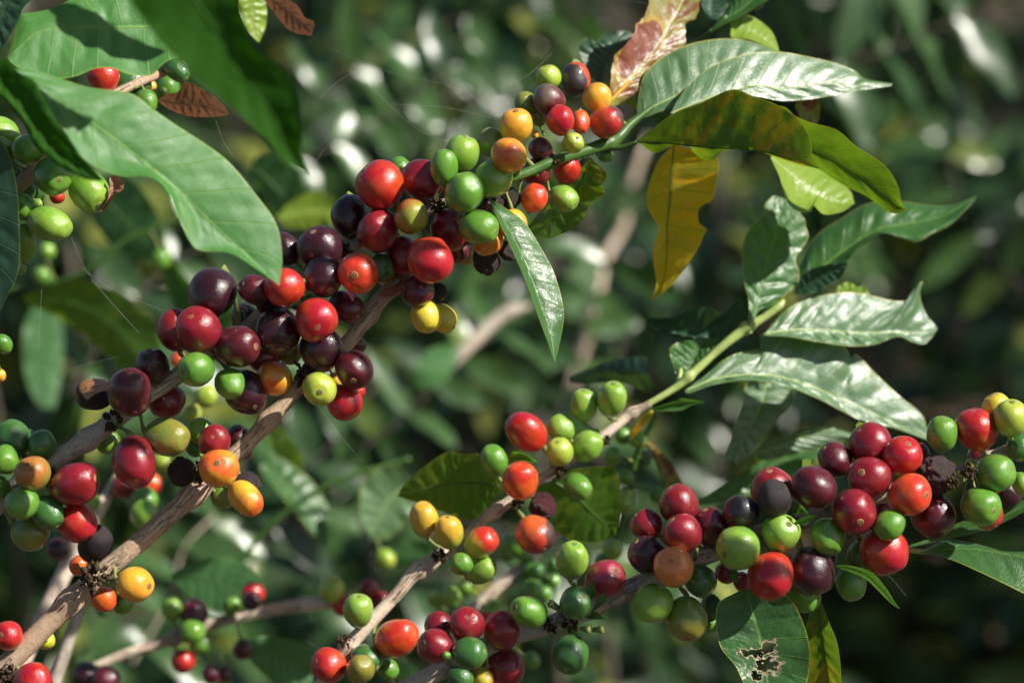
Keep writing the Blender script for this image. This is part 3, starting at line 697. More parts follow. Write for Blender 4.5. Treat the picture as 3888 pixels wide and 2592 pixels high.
leaf(b1, 'K', [(500, 880), (900, 780), (1300, 700), (1430, 770), (1530, 812), (1700, 860), (1830, 968), (1960, 1050), (2050, 1130), (2110, 1240), (2130, 1340), (2164, 1388)], [(500, 880), (900, 870), (1250, 900), (1500, 985), (1750, 1110), (1950, 1250), (2080, 1350), (2164, 1388)], [(500, 900), (900, 930), (1300, 990), (1500, 1080), (1600, 1130), (1720, 1212), (1900, 1300), (2050, 1405), (2120, 1405), (2164, 1390)], 'aged', 928, 925, 10, -6, pil=.8, rip=.6, seed=6)
leaf(b1, 'K', [(1265, 1045), (1320, 1160), (1345, 1250), (1380, 1345), (1450, 1400), (1530, 1400), (1550, 1360), (1620, 1418), (1740, 1400), (1822, 1345)], [(1265, 1040), (1400, 1160), (1540, 1275), (1700, 1335), (1822, 1345)], [(1290, 1020), (1450, 1050), (1620, 1130), (1780, 1250), (1815, 1330)], 'lime', 945, 950, 12, -10, pil=.9, rip=1, seed=7)
leaf(b1, 'N', [(2545, 560), (2500, 610), (2470, 680), (2457, 740), (2464, 800), (2500, 860), (2486, 920), (2480, 980), (2491, 1083), (2471, 1140)], [(2560, 540), (2550, 650), (2542, 760), (2533, 861), (2530, 987), (2512, 1090), (2471, 1140)], [(2600, 560), (2722, 600), (2720, 690), (2705, 760), (2675, 775), (2652, 800), (2655, 845), (2684, 872), (2674, 890), (2644, 955), (2581, 1044), (2517, 1115), (2471, 1140)], 'yellow', 940, 952, -4, 6, pil=.9, rip=.9, seed=8)
leaf(b1, 'K', [(205, 600), (212, 480), (235, 370), (330, 272), (372, 185), (435, 95), (500, -40)], [(190, 702), (335, 540), (400, 445), (520, 300), (630, 120), (720, -60)], [(240, 700), (400, 590), (560, 410), (690, 290), (705, 160), (775, 110), (790, -40)], 'burnt', 925, 955, 5, -3, pil=1.1, rip=1.4, jag=.1, seed=9)
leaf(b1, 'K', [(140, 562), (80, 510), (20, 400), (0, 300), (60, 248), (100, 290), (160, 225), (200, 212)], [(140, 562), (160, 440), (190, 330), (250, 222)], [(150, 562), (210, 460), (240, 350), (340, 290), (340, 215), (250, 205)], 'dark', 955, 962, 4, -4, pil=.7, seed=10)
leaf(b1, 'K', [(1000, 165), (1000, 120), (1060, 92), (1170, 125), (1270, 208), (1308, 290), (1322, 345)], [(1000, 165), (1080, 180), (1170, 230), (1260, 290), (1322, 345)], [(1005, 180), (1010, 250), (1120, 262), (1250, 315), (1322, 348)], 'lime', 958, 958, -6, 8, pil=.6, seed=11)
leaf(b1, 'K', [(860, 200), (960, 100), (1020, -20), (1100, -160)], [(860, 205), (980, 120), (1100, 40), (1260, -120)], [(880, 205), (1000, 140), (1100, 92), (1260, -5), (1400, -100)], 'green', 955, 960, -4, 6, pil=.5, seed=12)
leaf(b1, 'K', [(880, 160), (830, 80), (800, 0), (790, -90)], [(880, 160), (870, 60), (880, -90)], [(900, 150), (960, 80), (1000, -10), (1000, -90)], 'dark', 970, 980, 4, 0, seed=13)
petiole(b1, [(2560, 210, 962), (2640, 165, 960), (2700, 120, 956), (2760, 60, 955)], 14, 10, SHOOT)
leaf(b1, 'K', [(1430, 690), (1470, 662), (1560, 655), (1592, 700), (1590, 760)], [(1430, 700), (1500, 720), (1585, 775)], [(1430, 720), (1480, 800), (1560, 825), (1585, 790)], 'burnt', 950, 955, 2, 2, seed=14)
leaf(b1, 'N', [(2245, 600), (2290, 640), (2303, 672), (2285, 705), (2295, 738), (2240, 780), (2200, 850), (2100, 905), (2020, 905)], [(2235, 600), (2215, 690), (2150, 790), (2010, 905)], [(2225, 600), (2130, 680), (2060, 790), (1990, 880)], 'aged', 912, 925, 4, -6, rip=1.6, seed=15)
leaf(b1, 'Z', [(1120, 455), (1160, 538), (1188, 600), (1213, 660), (1243, 745), (1260, 790), (1275, 836)], [(1120, 455), (1165, 520), (1205, 600), (1235, 680), (1262, 760), (1275, 836)], [(1135, 462), (1172, 485), (1205, 510), (1243, 570), (1272, 625), (1291, 690), (1294, 740), (1275, 836)], 'green', 868, 856, 4, -5, pil=.5, rip=.5, seed=16)
leaf(b1, 'K', [(270, 640), (310, 630), (370, 660), (385, 700)], [(270, 645), (330, 665), (388, 715)], [(270, 655), (320, 690), (380, 725)], 'lime', 935, 935, seed=17)
leaf(b1, 'K', [(470, 770), (520, 725), (570, 760), (590, 830)], [(470, 770), (520, 790), (590, 840)], [(475, 780), (500, 810), (560, 830)], 'green', 940, 940, seed=18)
petiole(b1, [(2320, 540, 918), (2360, 505, 922), (2400, 468, 926), (2450, 430, 928)], 16, 8)
petiole(b1, [(2300, 560, 915), (2360, 560, 914), (2420, 541, 912)], 15, 9, SHOOT)
petiole(b1, [(2300, 400, 922), (2330, 370, 924), (2390, 310, 930)], 10, 8, LM['yellow'])

# ============================================================ BRANCH 2
b2 = thing('coffee_branch', 'brown coffee branch rising from the lower left corner, with a lone orange yellow cherry', 'branch', P(-40, 2590, 860), 'fruiting coffee branches')
_, s2, r2 = stem_obj('stem', [(-60, 2605, 860, 46), (100, 2450, 862, 46), (330, 2225, 866, 44), (560, 2030, 870, 42), (780, 1830, 874, 44), (940, 1680, 876, 36), (1080, 1530, 878, 34), (1160, 1440, 880, 34), (1310, 1310, 882, 34), (1400, 1195, 884, 34), (1465, 1115, 886, 36), (1540, 1065, 890, 32), (1640, 980, 896, 26), (1800, 880, 902, 22), (1950, 800, 910, 18)], BARK, b2, nodes=(.16, .38, .52, .72), seed=4)
knot(b2, 360, 2190, 858, 58, 11); knot(b2, 770, 1790, 866, 44, 12); knot(b2, 20, 2550, 856, 44, 13); knot(b2, 1160, 1420, 876, 46, 14)
put_cherries(b2, parse('''
G 280 1246 126 1.02 or 2
G 390 1052 88 1.0 ol -6
G 615 1325 119 1.0 yg 17 .1 .17
G 870 1180 138 1.0 mr 12 .02 .62
G 795 1425 124 1.1 rd 6 .45 .82
G 890 1335 60 1.1 rd -5
G 895 1000 62 1.3 mr -8
G 740 1265 62 1.1 or -4
G 1405 787 114 1.05 yl 12 .3 .86
G 1528 800 96 1.2 yl 4
A 760 1380 120 1.0 mr 16 .25 -.2
A 915 1388 54 1.25 dr 4
I 1285 116 93 1.02 cr 10 0 -.35
I 1205 62 74 1.1 lg -4
I 1170 150 56 1.1 gn -6
I 1315 280 115 1.0 or 18 0 -.33
I 1472 458 86 1.38 or 14 .7 .62
I 1492 372 66 1.1 dr 2
I 1335 450 70 1.1 og -5
I 1090 300 76 1.1 dr 0
I 1435 105 78 1.1 mr -8
I 1450 175 58 1.1 cr -10
I 808 976 105 1.04 ye 12 .9 .05
I 622 1062 76 1.0 ro -16
I 735 1090 62 1.0 gn -22
I 52 1285 84 1.05 rd 4 -.3 -.2
I 200 1565 114 1.1 rd 14 .3 -.3
I 272 1310 56 1.0 yl -24
I 478 862 60 1.1 ro -22'''), s2, r2)
petiole(b2, [(400, 2215, 862), (430, 2218, 856), (452, 2210, 852)], 12, 10, PED, 'fruit_stalk')
# peeled bark curls round the upper node
leaf(b2, 'N', [(1440, 1110), (1470, 1090), (1510, 1082)], [(1440, 1118), (1480, 1105), (1530, 1070)], [(1445, 1125), (1500, 1122), (1530, 1085)], 'dead', 880, 878, 2, 2, name='peeled_bark', rib=False, nu=30, seed=21)
leaf(b2, 'N', [(1500, 1110), (1505, 1080), (1545, 1035)], [(1500, 1110), (1520, 1085), (1552, 1035)], [(1505, 1112), (1535, 1095), (1558, 1045)], 'dead', 880, 880, 2, 2, name='peeled_bark', rib=False, nu=30, seed=22)

# ============================================================ BRANCH 3
b3 = thing('coffee_branch', 'thin pale coffee branch with sparse olive and orange cherries, ending in silvery leaves', 'branch', P(1190, 2640, 915), 'fruiting coffee branches')
_, s3, r3 = stem_obj('stem', [(1180, 2660, 914, 32), (1325, 2450, 915, 32), (1500, 2262, 919, 28), (1570, 2180, 921, 30), (1660, 2120, 924, 34), (1760, 2040, 927, 22), (1860, 1955, 930, 24), (1945, 1895, 932, 26), (2060, 1815, 935, 20), (2150, 1755, 938, 22), (2290, 1655, 942, 22), (2395, 1570, 945, 22), (2470, 1532, 946, 14)], BARKP, b3, nodes=(.14, .36, .57, .80, .95), seed=6)
_, s3b, r3b = stem_obj('green_shoot', [(2440, 1545, 946, 13), (2560, 1475, 948, 16), (2620, 1425, 949, 19), (2700, 1352, 952, 17), (2760, 1300, 953, 19), (2835, 1245, 955, 24), (2900, 1205, 956, 16), (2960, 1160, 957, 17), (2975, 1140, 958, 8)], SHOOTL, b3, bump=.05, nodes=(.3, .73), seed=7)
knot(b3, 1670, 2105, 918, 30, 15); knot(b3, 1965, 1905, 926, 28, 16); knot(b3, 2130, 1790, 934, 24, 17); knot(b3, 2300, 1670, 938, 22, 18); knot(b3, 1310, 2430, 908, 30, 19)
put_cherries(b3, parse('''
C 1160 170 124 1.3 yo 5 -.12 -.85
C 1370 268 118 1.28 yo 12 -.08 -.88
C 1645 362 126 1.22 yr 8 .75 -.5
C 1475 545 96 1.05 gn 16 -.1 -.45
C 1652 600 106 1.3 lg 5 .8 -.45
C 592 942 124 1.16 lg 6 .1 -.9
C 920 1180 158 1.2 ro 8 .8 -.35
C 335 1415 146 1.05 rd 8 -.7 -.3
C 655 1362 126 1.1 dg 6
C 605 1450 120 1.18 og 14 .3 -.6
C 850 1448 84 1.1 gn -4
D 975 465 134 1.22 rd 6 -.7 -.62
D 1237 442 98 1.1 lg 0
D 1225 618 98 1.16 yg 12 -.2 -.68
D 1433 575 104 1.16 lg 6 .5 -.75
D 1403 270 98 1.24 lg 3 0 -.9
D 1615 226 105 1.36 lg 9 .1 -.85
D 738 686 104 1.16 gn 6 -.12 -.82
D 935 830 130 1.14 ro 16 -.05 -.78
D 1360 872 90 1.26 gn 7 .75 .5
D 1098 1025 92 1.1 cd 3
D 1040 1232 134 1.1 ob 14 .5 .7'''), s3 + s3b, r3 + r3b)
leaf(b3, 'L', [(845, 870), (852, 700), (822, 570), (812, 450), (815, 370), (850, 270), (925, 200), (950, 120), (1000, 70)], [(862, 870), (915, 640), (960, 450), (1010, 310), (1035, 180), (1028, 75)], [(880, 850), (912, 755), (1000, 712), (1110, 620), (1150, 545), (1132, 440), (1190, 350), (1198, 270), (1160, 170), (1100, 110), (1050, 80)], 'green', 952, 972, 3, -4, pil=1.0, jag=.07, seed=31)
leaf(b3, 'L', [(1130, 600), (1150, 500), (1250, 310), (1400, 205), (1560, 115), (1750, 102), (1900, 122), (2050, 125), (2200, 70)], [(1130, 610), (1300, 480), (1450, 370), (1620, 270), (1800, 235), (2000, 190), (2200, 80)], [(1160, 630), (1350, 590), (1430, 490), (1480, 420), (1560, 340), (1650, 290), (1750, 320), (1850, 342), (1950, 290), (2060, 235), (2200, 90)], 'green', 975, 985, -6, 12, pil=1.0, curl=3, seed=32)
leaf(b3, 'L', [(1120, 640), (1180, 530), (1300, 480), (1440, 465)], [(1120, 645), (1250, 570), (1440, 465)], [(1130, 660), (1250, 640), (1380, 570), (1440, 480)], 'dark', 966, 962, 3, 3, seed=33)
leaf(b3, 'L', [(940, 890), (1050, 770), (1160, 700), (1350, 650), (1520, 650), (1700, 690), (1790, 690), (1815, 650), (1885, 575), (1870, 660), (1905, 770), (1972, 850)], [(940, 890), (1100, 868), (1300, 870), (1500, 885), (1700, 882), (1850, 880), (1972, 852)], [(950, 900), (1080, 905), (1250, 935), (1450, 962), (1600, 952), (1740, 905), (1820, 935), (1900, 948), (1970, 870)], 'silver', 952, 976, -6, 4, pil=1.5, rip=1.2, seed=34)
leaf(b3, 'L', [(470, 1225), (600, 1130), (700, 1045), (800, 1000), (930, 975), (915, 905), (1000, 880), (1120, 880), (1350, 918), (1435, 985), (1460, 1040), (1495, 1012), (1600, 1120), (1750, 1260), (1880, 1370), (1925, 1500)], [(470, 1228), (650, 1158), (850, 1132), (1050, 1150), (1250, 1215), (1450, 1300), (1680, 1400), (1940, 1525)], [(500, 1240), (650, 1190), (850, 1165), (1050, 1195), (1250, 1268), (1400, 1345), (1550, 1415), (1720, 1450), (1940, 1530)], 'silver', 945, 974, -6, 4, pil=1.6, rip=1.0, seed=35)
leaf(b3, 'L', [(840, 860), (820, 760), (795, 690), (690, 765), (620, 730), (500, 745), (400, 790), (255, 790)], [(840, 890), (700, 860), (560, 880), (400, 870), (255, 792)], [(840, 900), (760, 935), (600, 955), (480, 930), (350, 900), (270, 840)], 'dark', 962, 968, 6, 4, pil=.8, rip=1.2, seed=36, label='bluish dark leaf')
leaf(b3, 'L', [(440, 1190), (405, 1085), (382, 985), (430, 940), (520, 925)], [(445, 1190), (490, 1090), (520, 1000), (560, 905)], [(460, 1180), (520, 1080), (560, 1000), (620, 920)], 'green', 955, 960, 3, -3, seed=37)
leaf(b3, 'L', [(470, 1150), (520, 1040), (590, 950), (700, 895), (745, 910)], [(470, 1155), (570, 1060), (650, 990), (750, 930)], [(480, 1160), (570, 1085), (690, 1000), (750, 950)], 'green', 956, 958, -3, 3, seed=38)
leaf(b3, 'L', [(280, 1330), (420, 1285), (440, 1270), (500, 1278), (582, 1292)], [(280, 1335), (430, 1300), (582, 1297)], [(290, 1345), (440, 1345), (520, 1310), (582, 1300)], 'green', 945, 940, 2, 2, pil=.2, rip=.2, seed=39)
leaf(b3, 'L', [(850, 1170), (800, 1330), (750, 1480), (700, 1640)], [(960, 1180), (910, 1340), (830, 1500), (760, 1650)], [(1090, 1195), (1120, 1290), (1000, 1430), (900, 1560), (790, 1660)], 'silver', 1000, 990, 5, -4, pil=1.0, seed=40)
leaf(b3, 'L', [(920, 1560), (1010, 1500), (1200, 1460), (1340, 1440)], [(900, 1600), (1100, 1530), (1350, 1450)], [(950, 1640), (1150, 1600), (1400, 1540), (1500, 1500)], 'silver', 1000, 1010, 4, -4, seed=41)
leaf(b3, 'L', [(1380, 610), (1440, 578), (1500, 610), (1540, 600), (1560, 640)], [(1370, 640), (1460, 640), (1570, 650)], [(1380, 670), (1470, 680), (1570, 670)], 'lime', 972, 975, seed=42)
leaf(b3, 'D', [(770, 850), (720, 700), (640, 635), (500, 634), (380, 620), (200, 742), (60, 872), (18, 945)], [(770, 870), (600, 850), (400, 860), (200, 900), (18, 946)], [(770, 900), (720, 1000), (600, 1120), (500, 1112), (300, 1045), (150, 992), (60, 960)], 'aged', 945, 955, 4, -4, pil=.8, rip=.6, seed=43)
leaf(b3, 'D', [(1170, 820), (1260, 760), (1400, 735), (1540, 725), (1640, 740), (1672, 860), (1680, 1000), (1660, 1130), (1640, 1235)], [(1170, 830), (1320, 930), (1480, 1080), (1640, 1236)], [(1050, 880), (1070, 1000), (1110, 1130), (1200, 1210), (1340, 1280), (1500, 1292), (1600, 1262), (1640, 1240)], 'aged', 955, 965, 4, -4, pil=.9, rip=.7, seed=44)
leaf(b3, 'D', [(840, 660), (880, 615), (960, 630), (1060, 690)], [(835, 680), (930, 660), (1060, 700)], [(840, 700), (900, 690), (1000, 690)], 'lime', 946, 940, 2, 2, pil=.2, rip=.2, seed=45)
petiole(b3, [(2845, 1265, 953), (2846, 1240, 953), (2860, 1210, 952)], 12, 8)
petiole(b3, [(2560, 1480, 948), (2578, 1445, 952), (2585, 1400, 955)], 13, 9)
petiole(b3, [(2470, 1560, 950), (2430, 1610, 965), (2400, 1655, 985)], 14, 12, LM['yellow'])

# ============================================================ BRANCH 4
b4 = thing('coffee_branch', 'grey coffee branch across the lower right with crimson cherries and a ragged holed leaf', 'branch', P(1500, 2640, 872), 'fruiting coffee branches')
_, s4, r4 = stem_obj('stem', [(1480, 2650, 872, 42), (1700, 2530, 873, 40), (1900, 2430, 874, 40), (2100, 2365, 875, 40), (2300, 2272, 876, 46), (2450, 2215, 877, 50), (2650, 2120, 878, 42), (2900, 2020, 880, 38), (3100, 1960, 882, 36), (3300, 1890, 885, 34), (3500, 1830, 888, 32), (3650, 1790, 890, 28), (3800, 1720, 893, 26), (3980, 1640, 896, 22)], BARKG, b4, nodes=(.13, .30, .52, .74, .9), seed=8)
for i, (x, y, r) in enumerate([(2160, 2350, 44), (2090, 2370, 34), (3000, 2000, 44), (3430, 1880, 26), (3610, 1835, 28), (1790, 2490, 36), (3680, 1790, 34)]): knot(b4, x, y, 872, r, 30 + i)
put_cherries(b4, parse('''
C 1285 1065 113 1.05 cr 4 -.9 .2
C 1527 1062 152 1.0 cr 14 0 -.46
C 1255 1247 147 1.03 cr 16 -.66 -.26
C 1552 1310 140 1.04 dg 20 .86 -.16
C 1690 1015 62 1.1 rd -8
C 1830 1112 160 1.05 cr 2
C 2056 957 134 1.22 gn 16 -.72 -.32
C 1860 1427 160 1.05 cr -2
C 1470 1520 108 1.1 dg 4
C 1660 1535 92 1.1 yo 2
C 1350 1330 34 1.3 gn 22
D 1320 1422 117 1.28 lg 9 .12 -.85
E 790 792 143 1.1 cg 5 .5 -.52
E 562 967 120 1.02 dg 16 .5 -.46
E 527 1347 133 1.14 dg 12 -.2 .72
E 1100 382 114 1.05 cr 0
E 1345 228 144 1.06 cr 3
E 1112 612 138 1.14 mk 7
E 1370 442 137 1.05 cr 15 -.6 -.72
E 1592 402 136 1.18 mr 0
E 1300 695 149 1.04 oo 21 -.17 -.3
E 1500 797 118 1.05 dg 6
E 1145 967 140 1.14 lg 12 -.72 .26
E 1400 1082 144 1.16 og 10 -.02 .86
E 1588 990 72 1.3 dg -4
E 1580 1125 58 1.1 gn -6
E 1812 290 128 1.04 mb 12 -.52 -.45
E 1790 556 156 1.0 lg 21 -.7 .26
E 1695 738 78 1.05 cr -5
E 1815 800 66 1.05 cr -7
F 230 630 138 1.06 cr 3
F 240 692 110 1.14 bk 17 .1 -.88
F 505 612 141 1.0 mr 14 -.72 -.22
F 290 912 122 1.0 lg 16 .35 -.55
F 597 935 110 1.08 gn 14
F 645 428 110 1.05 mr 2
F 880 328 136 1.0 cr 4
F 1093 405 127 1.0 rd 12 .2 -.70
F 870 547 138 1.0 cr 16 -.5 -.3
F 775 765 140 1.05 cr 17 .13 .46
F 1145 655 135 1.02 ro 21 .64 0
F 1318 530 118 1.12 dr 7
F 1298 800 138 1.0 mr 6
F 1225 372 46 1.3 mr -6
F 1010 857 98 1.12 gn 21 -.6 .5
F 972 1030 152 1.03 rd 12 .4 .92
F 822 1060 90 1.15 og 2
F 490 1162 150 1.05 mk 10
F 220 1192 146 1.08 rd 19 -.26 .64
F 425 1322 106 1.12 gn 2 .7 .38
F 755 1243 98 1.15 gn 5
F 1355 256 102 1.16 gn 8 0 -.9
F 1582 226 132 1.03 rd 7
F 1725 100 102 1.15 yl 5
F 1812 150 116 1.05 yg 14 0 -.9
F 1705 515 124 1.06 gn 17 .72 -.26
F 1610 735 126 1.08 gn 17 .48 .15
F 1652 782 98 1.08 rd 5
F 1875 345 88 1.1 dg 3
F 1885 590 64 1.3 lg 4
F 1600 410 74 1.3 cr -2
F 1540 455 34 1.3 og 6
F 1472 525 25 1.25 lg 16 0 -.3
F 1540 537 25 1.2 gn 14 .1 .1
F 1790 650 86 1.1 mk -10
F 40 1250 56 1.05 cr -8
F 600 1065 60 1.1 mr -6
F 960 750 56 1.1 cr -4'''), s4, r4)
leaf(b4, 'Z', [(1690, 1360), (1650, 1385), (1644, 1430), (1655, 1485), (1690, 1530), (1715, 1580), (1760, 1640)], [(1712, 1352), (1730, 1410), (1745, 1460), (1757, 1520), (1765, 1580), (1775, 1650)], [(1760, 1350), (1815, 1375), (1845, 1430), (1860, 1490), (1855, 1560), (1830, 1620), (1785, 1650)], 'green', 872, 862, 2, 3, pil=.5, rip=.8, hole=[(.47, .12, .05, .22), (.50, -.28, .035, .34), (.60, .0, .07, .34), (.67, -.42, .045, .2)], seed=52, nv=8, nu=330, nvv=56)
leaf(b4, 'Z', [(1868, 1388), (1850, 1450), (1852, 1520), (1862, 1620)], [(1878, 1372), (1885, 1440), (1898, 1520), (1910, 1640)], [(1886, 1380), (1905, 1430), (1924, 1480), (1932, 1560), (1925, 1640)], 'yellowing', 882, 890, -5, 6, rip=.5, seed=53)
leaf(b4, 'F', [(650, 1122), (760, 1128), (890, 1172), (985, 1275), (1030, 1350), (1075, 1412)], [(650, 1125), (780, 1150), (880, 1210), (960, 1290), (1075, 1412)], [(660, 1135), (760, 1175), (850, 1215), (930, 1290), (1010, 1370), (1072, 1412)], 'green', 865, 858, 2, -2, pil=.2, rip=.2, seed=54)
leaf(b4, 'F', [(1230, 1022), (1320, 978), (1400, 952), (1520, 968), (1650, 1000), (1760, 1030), (1900, 1035), (2100, 1040), (2300, 1180)], [(1200, 1035), (1320, 1022), (1450, 1015), (1600, 1020), (1750, 1042), (1900, 1070), (2100, 1150), (2320, 1300)], [(1230, 1045), (1330, 1062), (1450, 1100), (1650, 1190), (1800, 1262), (1900, 1312), (2100, 1400), (2320, 1310)], 'green', 885, 875, -8, 8, pil=.5, rip=.5, seed=55)
petiole(b4, [(3430, 2080, 888), (3470, 2090, 886), (3530, 2096, 885)], 13, 9)
leaf(b4, 'F', [(1130, 990), (1300, 935), (1430, 860), (1560, 810), (1700, 775), (1800, 725), (1896, 690), (2150, 560)], [(1130, 995), (1330, 950), (1500, 895), (1700, 825), (1896, 730), (2150, 580)], [(1140, 1005), (1320, 965), (1550, 915), (1700, 868), (1896, 770), (2150, 620)], 'green', 905, 900, -2, 4, pil=.4, rip=.4, seed=56)
leaf(b4, 'N', [(3048, 1800), (3046, 1750), (3050, 1742)], [(3062, 1802), (3062, 1770), (3064, 1742)], [(3078, 1802), (3080, 1760), (3080, 1744)], 'lime', 880, 880, pil=0, rip=0, nu=12, rib=False, seed=57, name='leaf_remnant')
leaf(b4, 'N', [(3255, 1640), (3250, 1612), (3262, 1600)], [(3270, 1640), (3262, 1620), (3268, 1602)], [(3290, 1625), (3280, 1612), (3300, 1612)], 'lime', 884, 884, pil=0, rip=0, nu=12, rib=False, seed=58, name='leaf_remnant')
for i, pp in enumerate([[(2235, 2290), (2245, 2240), (2252, 2200)], [(2240, 2330), (2290, 2270), (2300, 2255)], [(2220, 2345), (2260, 2335), (2300, 2350)], [(2780, 2150), (2790, 2190), (2800, 2215)], [(3020, 1960), (3040, 1930), (3070, 1950)], [(3010, 1985), (3060, 1975), (3100, 1955)]]):
    a, m_, e_ = pp; w = 16; dx, dy = e_[0] - a[0], e_[1] - a[1]; q = math.hypot(dx, dy); nx, ny = -dy / q * w, dx / q * w
    leaf(b4, 'N', [a, (m_[0] - nx, m_[1] - ny), e_], [a, m_, e_], [a, (m_[0] + nx, m_[1] + ny), e_], 'green', 862, 858, 1, 1, pil=.1, rip=.1, nu=14, rib=False, name='stipule', seed=60 + i)
for i, (x0, y0, x1, y1) in enumerate([(2150, 2330, 2088, 2288), (2210, 2385, 2240, 2390), (2250, 2390, 2290, 2388)]):
    stem_obj('fruit_bud', [(x0, y0, 866, 9), ((x0 + x1) / 2, (y0 + y1) / 2, 862, 13), (x1, y1, 860, 19), (x1 + (x1 - x0) * .08, y1 + (y1 - y0) * .08, 860, 14)], PED, b4, bump=.05, n=12)

# ============================================================ BRANCH 5 left edge
b5 = thing('coffee_branch', 'coffee branch at the left edge with plump green cherries below the shading leaves', 'branch', P(-60, 900, 862), 'fruiting coffee branches')
_, s5, r5 = stem_obj('stem', [(-120, 960, 868, 32), (20, 780, 866, 28), (110, 660, 868, 26), (220, 520, 876, 24), (400, 380, 890, 22), (560, 300, 905, 20), (760, 220, 925, 18)], BARK, b5, nodes=(.25, .6), seed=9)
put_cherries(b5, parse('''
J 20 985 108 1.15 lg 2
J 205 1112 116 1.02 gn 10 -.13 0
J 400 1310 136 1.12 gn 12 .42 .26
J 658 1420 138 1.25 lg 9 .55 .65
J 55 1262 106 1.35 gn -4
J 215 1430 112 1.4 dg -10
H 360 95 118 1.5 lg 9 .9 .3
H 182 240 84 1.7 lg 2 0 -.95
J 770 572 112 1.1 rd 0
J 955 630 160 1.0 dg -6
J 1090 762 82 1.1 gn 2
J 1310 520 78 1.5 dg 0 .75 .58
J 1115 640 46 1.1 ye -22
J 1250 660 90 1.0 gn -60
J 425 1465 52 1.1 rd -14
J 285 1520 40 1.1 lg -10
J 130 1520 100 1.5 gn 4 .8 .5
J 30 1120 80 1.3 gn 4
H 60 40 80 1.5 gn -4
H 120 420 60 1.3 gn -12
H 20 990 66 1.2 gn -16
H 0 1225 46 1.1 or -22'''), s5, r5)
dl = leaf(b5, 'J', [(820, 1312), (870, 1312), (925, 1358), (905, 1420), (860, 1440), (835, 1490)], [(822, 1320), (850, 1400), (800, 1500), (760, 1572)], [(815, 1330), (815, 1420), (790, 1520), (735, 1568)], 'dead', 858, 860, 2, 2, jag=.15, rib=False, nu=40, seed=70, label='dry brown leaf scrap')

# farther sprays of leaves on thin twigs, 1.4 to 2.2 m from the camera
def far_branch(label, spts, L, seed, mat=None, pairs=5):
    rnd = random.Random(seed); o = thing('coffee_branch', label, 'branch', P(*spts[0][:3]), 'far coffee sprays in the background')
    _, cur, _r = stem_obj('stem', [(a, b, c, q * .65) for a, b, c, q in spts], mat or (BARKP if seed == 59 else BARKD), o, seed=seed)
    for k in range(pairs):
        i = int(len(cur) * (.15 + .8 * k / max(1, pairs - 1))); i = min(i, len(cur) - 2); p = cur[i] - o.location; t = (cur[i + 1] - cur[i]).normalized()
        for sg in (-1, 1):
            side = t.cross(AB).normalized() * sg; d = (side + t * rnd.uniform(.2, .9) + AB * rnd.uniform(-.4, .4) - Vector((0, 0, rnd.uniform(0, .5)))).normalized()
            up = (AR * .38 + AU * .34 + AB * .85 + Vector((rnd.gauss(0, .38), rnd.gauss(0, .38), rnd.gauss(0, .38)))).normalized()
            vs, fs, tn = [], [], []; add_leaf(vs, fs, tn, p, d, up, .68 * L * rnd.uniform(.6, 1.15), L * .13, rnd.uniform(.1, .8), rnd.uniform(.15, .9), rnd); foliage_obj('leaf', vs, fs, tn, BGL, o)
far_branch('far sunlit spray blurred at the top between the big leaf and the upper cherries', [(1150, 420, 1900, 9), (1350, 260, 1900, 8), (1600, 120, 1900, 7), (1800, 60, 1900, 5)], .085, 51)
far_branch('far spray blurred above the crowded red cherries', [(1000, 620, 1750, 9), (1250, 560, 1750, 8), (1500, 420, 1760, 7), (1700, 250, 1770, 5)], .075, 52)
far_branch('far spray blurred in the gap right of the hanging green blade', [(2100, 1600, 1700, 9), (2200, 1380, 1700, 8), (2230, 1150, 1710, 7), (2300, 980, 1720, 5)], .075, 53)
far_branch('far spray blurred at the left behind the cobweb', [(250, 1500, 1500, 9), (420, 1250, 1500, 8), (600, 1050, 1510, 7), (820, 900, 1520, 5)], .075, 54)
far_branch('far spray blurred under the yellow cherry pair', [(1350, 1720, 1600, 9), (1560, 1560, 1600, 8), (1700, 1400, 1600, 7), (1900, 1250, 1610, 5)], .07, 55)
far_branch('far spray blurred low between the brown branch and the thin pale branch', [(900, 2200, 1500, 8), (1060, 1990, 1500, 7), (1150, 1800, 1500, 6), (1300, 1650, 1510, 5)], .075, 56)
far_branch('far pale spray blurred at the top right corner', [(2950, 350, 1900, 9), (3150, 250, 1900, 8), (3400, 180, 1910, 7), (3650, 60, 1920, 5)], .12, 57, pairs=5)
far_branch('far spray blurred at the right edge above the green cherries', [(3888, 1100, 2100, 8), (3750, 950, 2100, 7), (3650, 780, 2100, 6), (3600, 560, 2110, 5)], .10, 58, pairs=4)
far_branch('far spray blurred beside the pale twigs at the lower left', [(500, 2520, 1450, 9), (640, 2280, 1450, 8), (700, 2080, 1450, 7), (820, 1950, 1460, 5)], .07, 59)

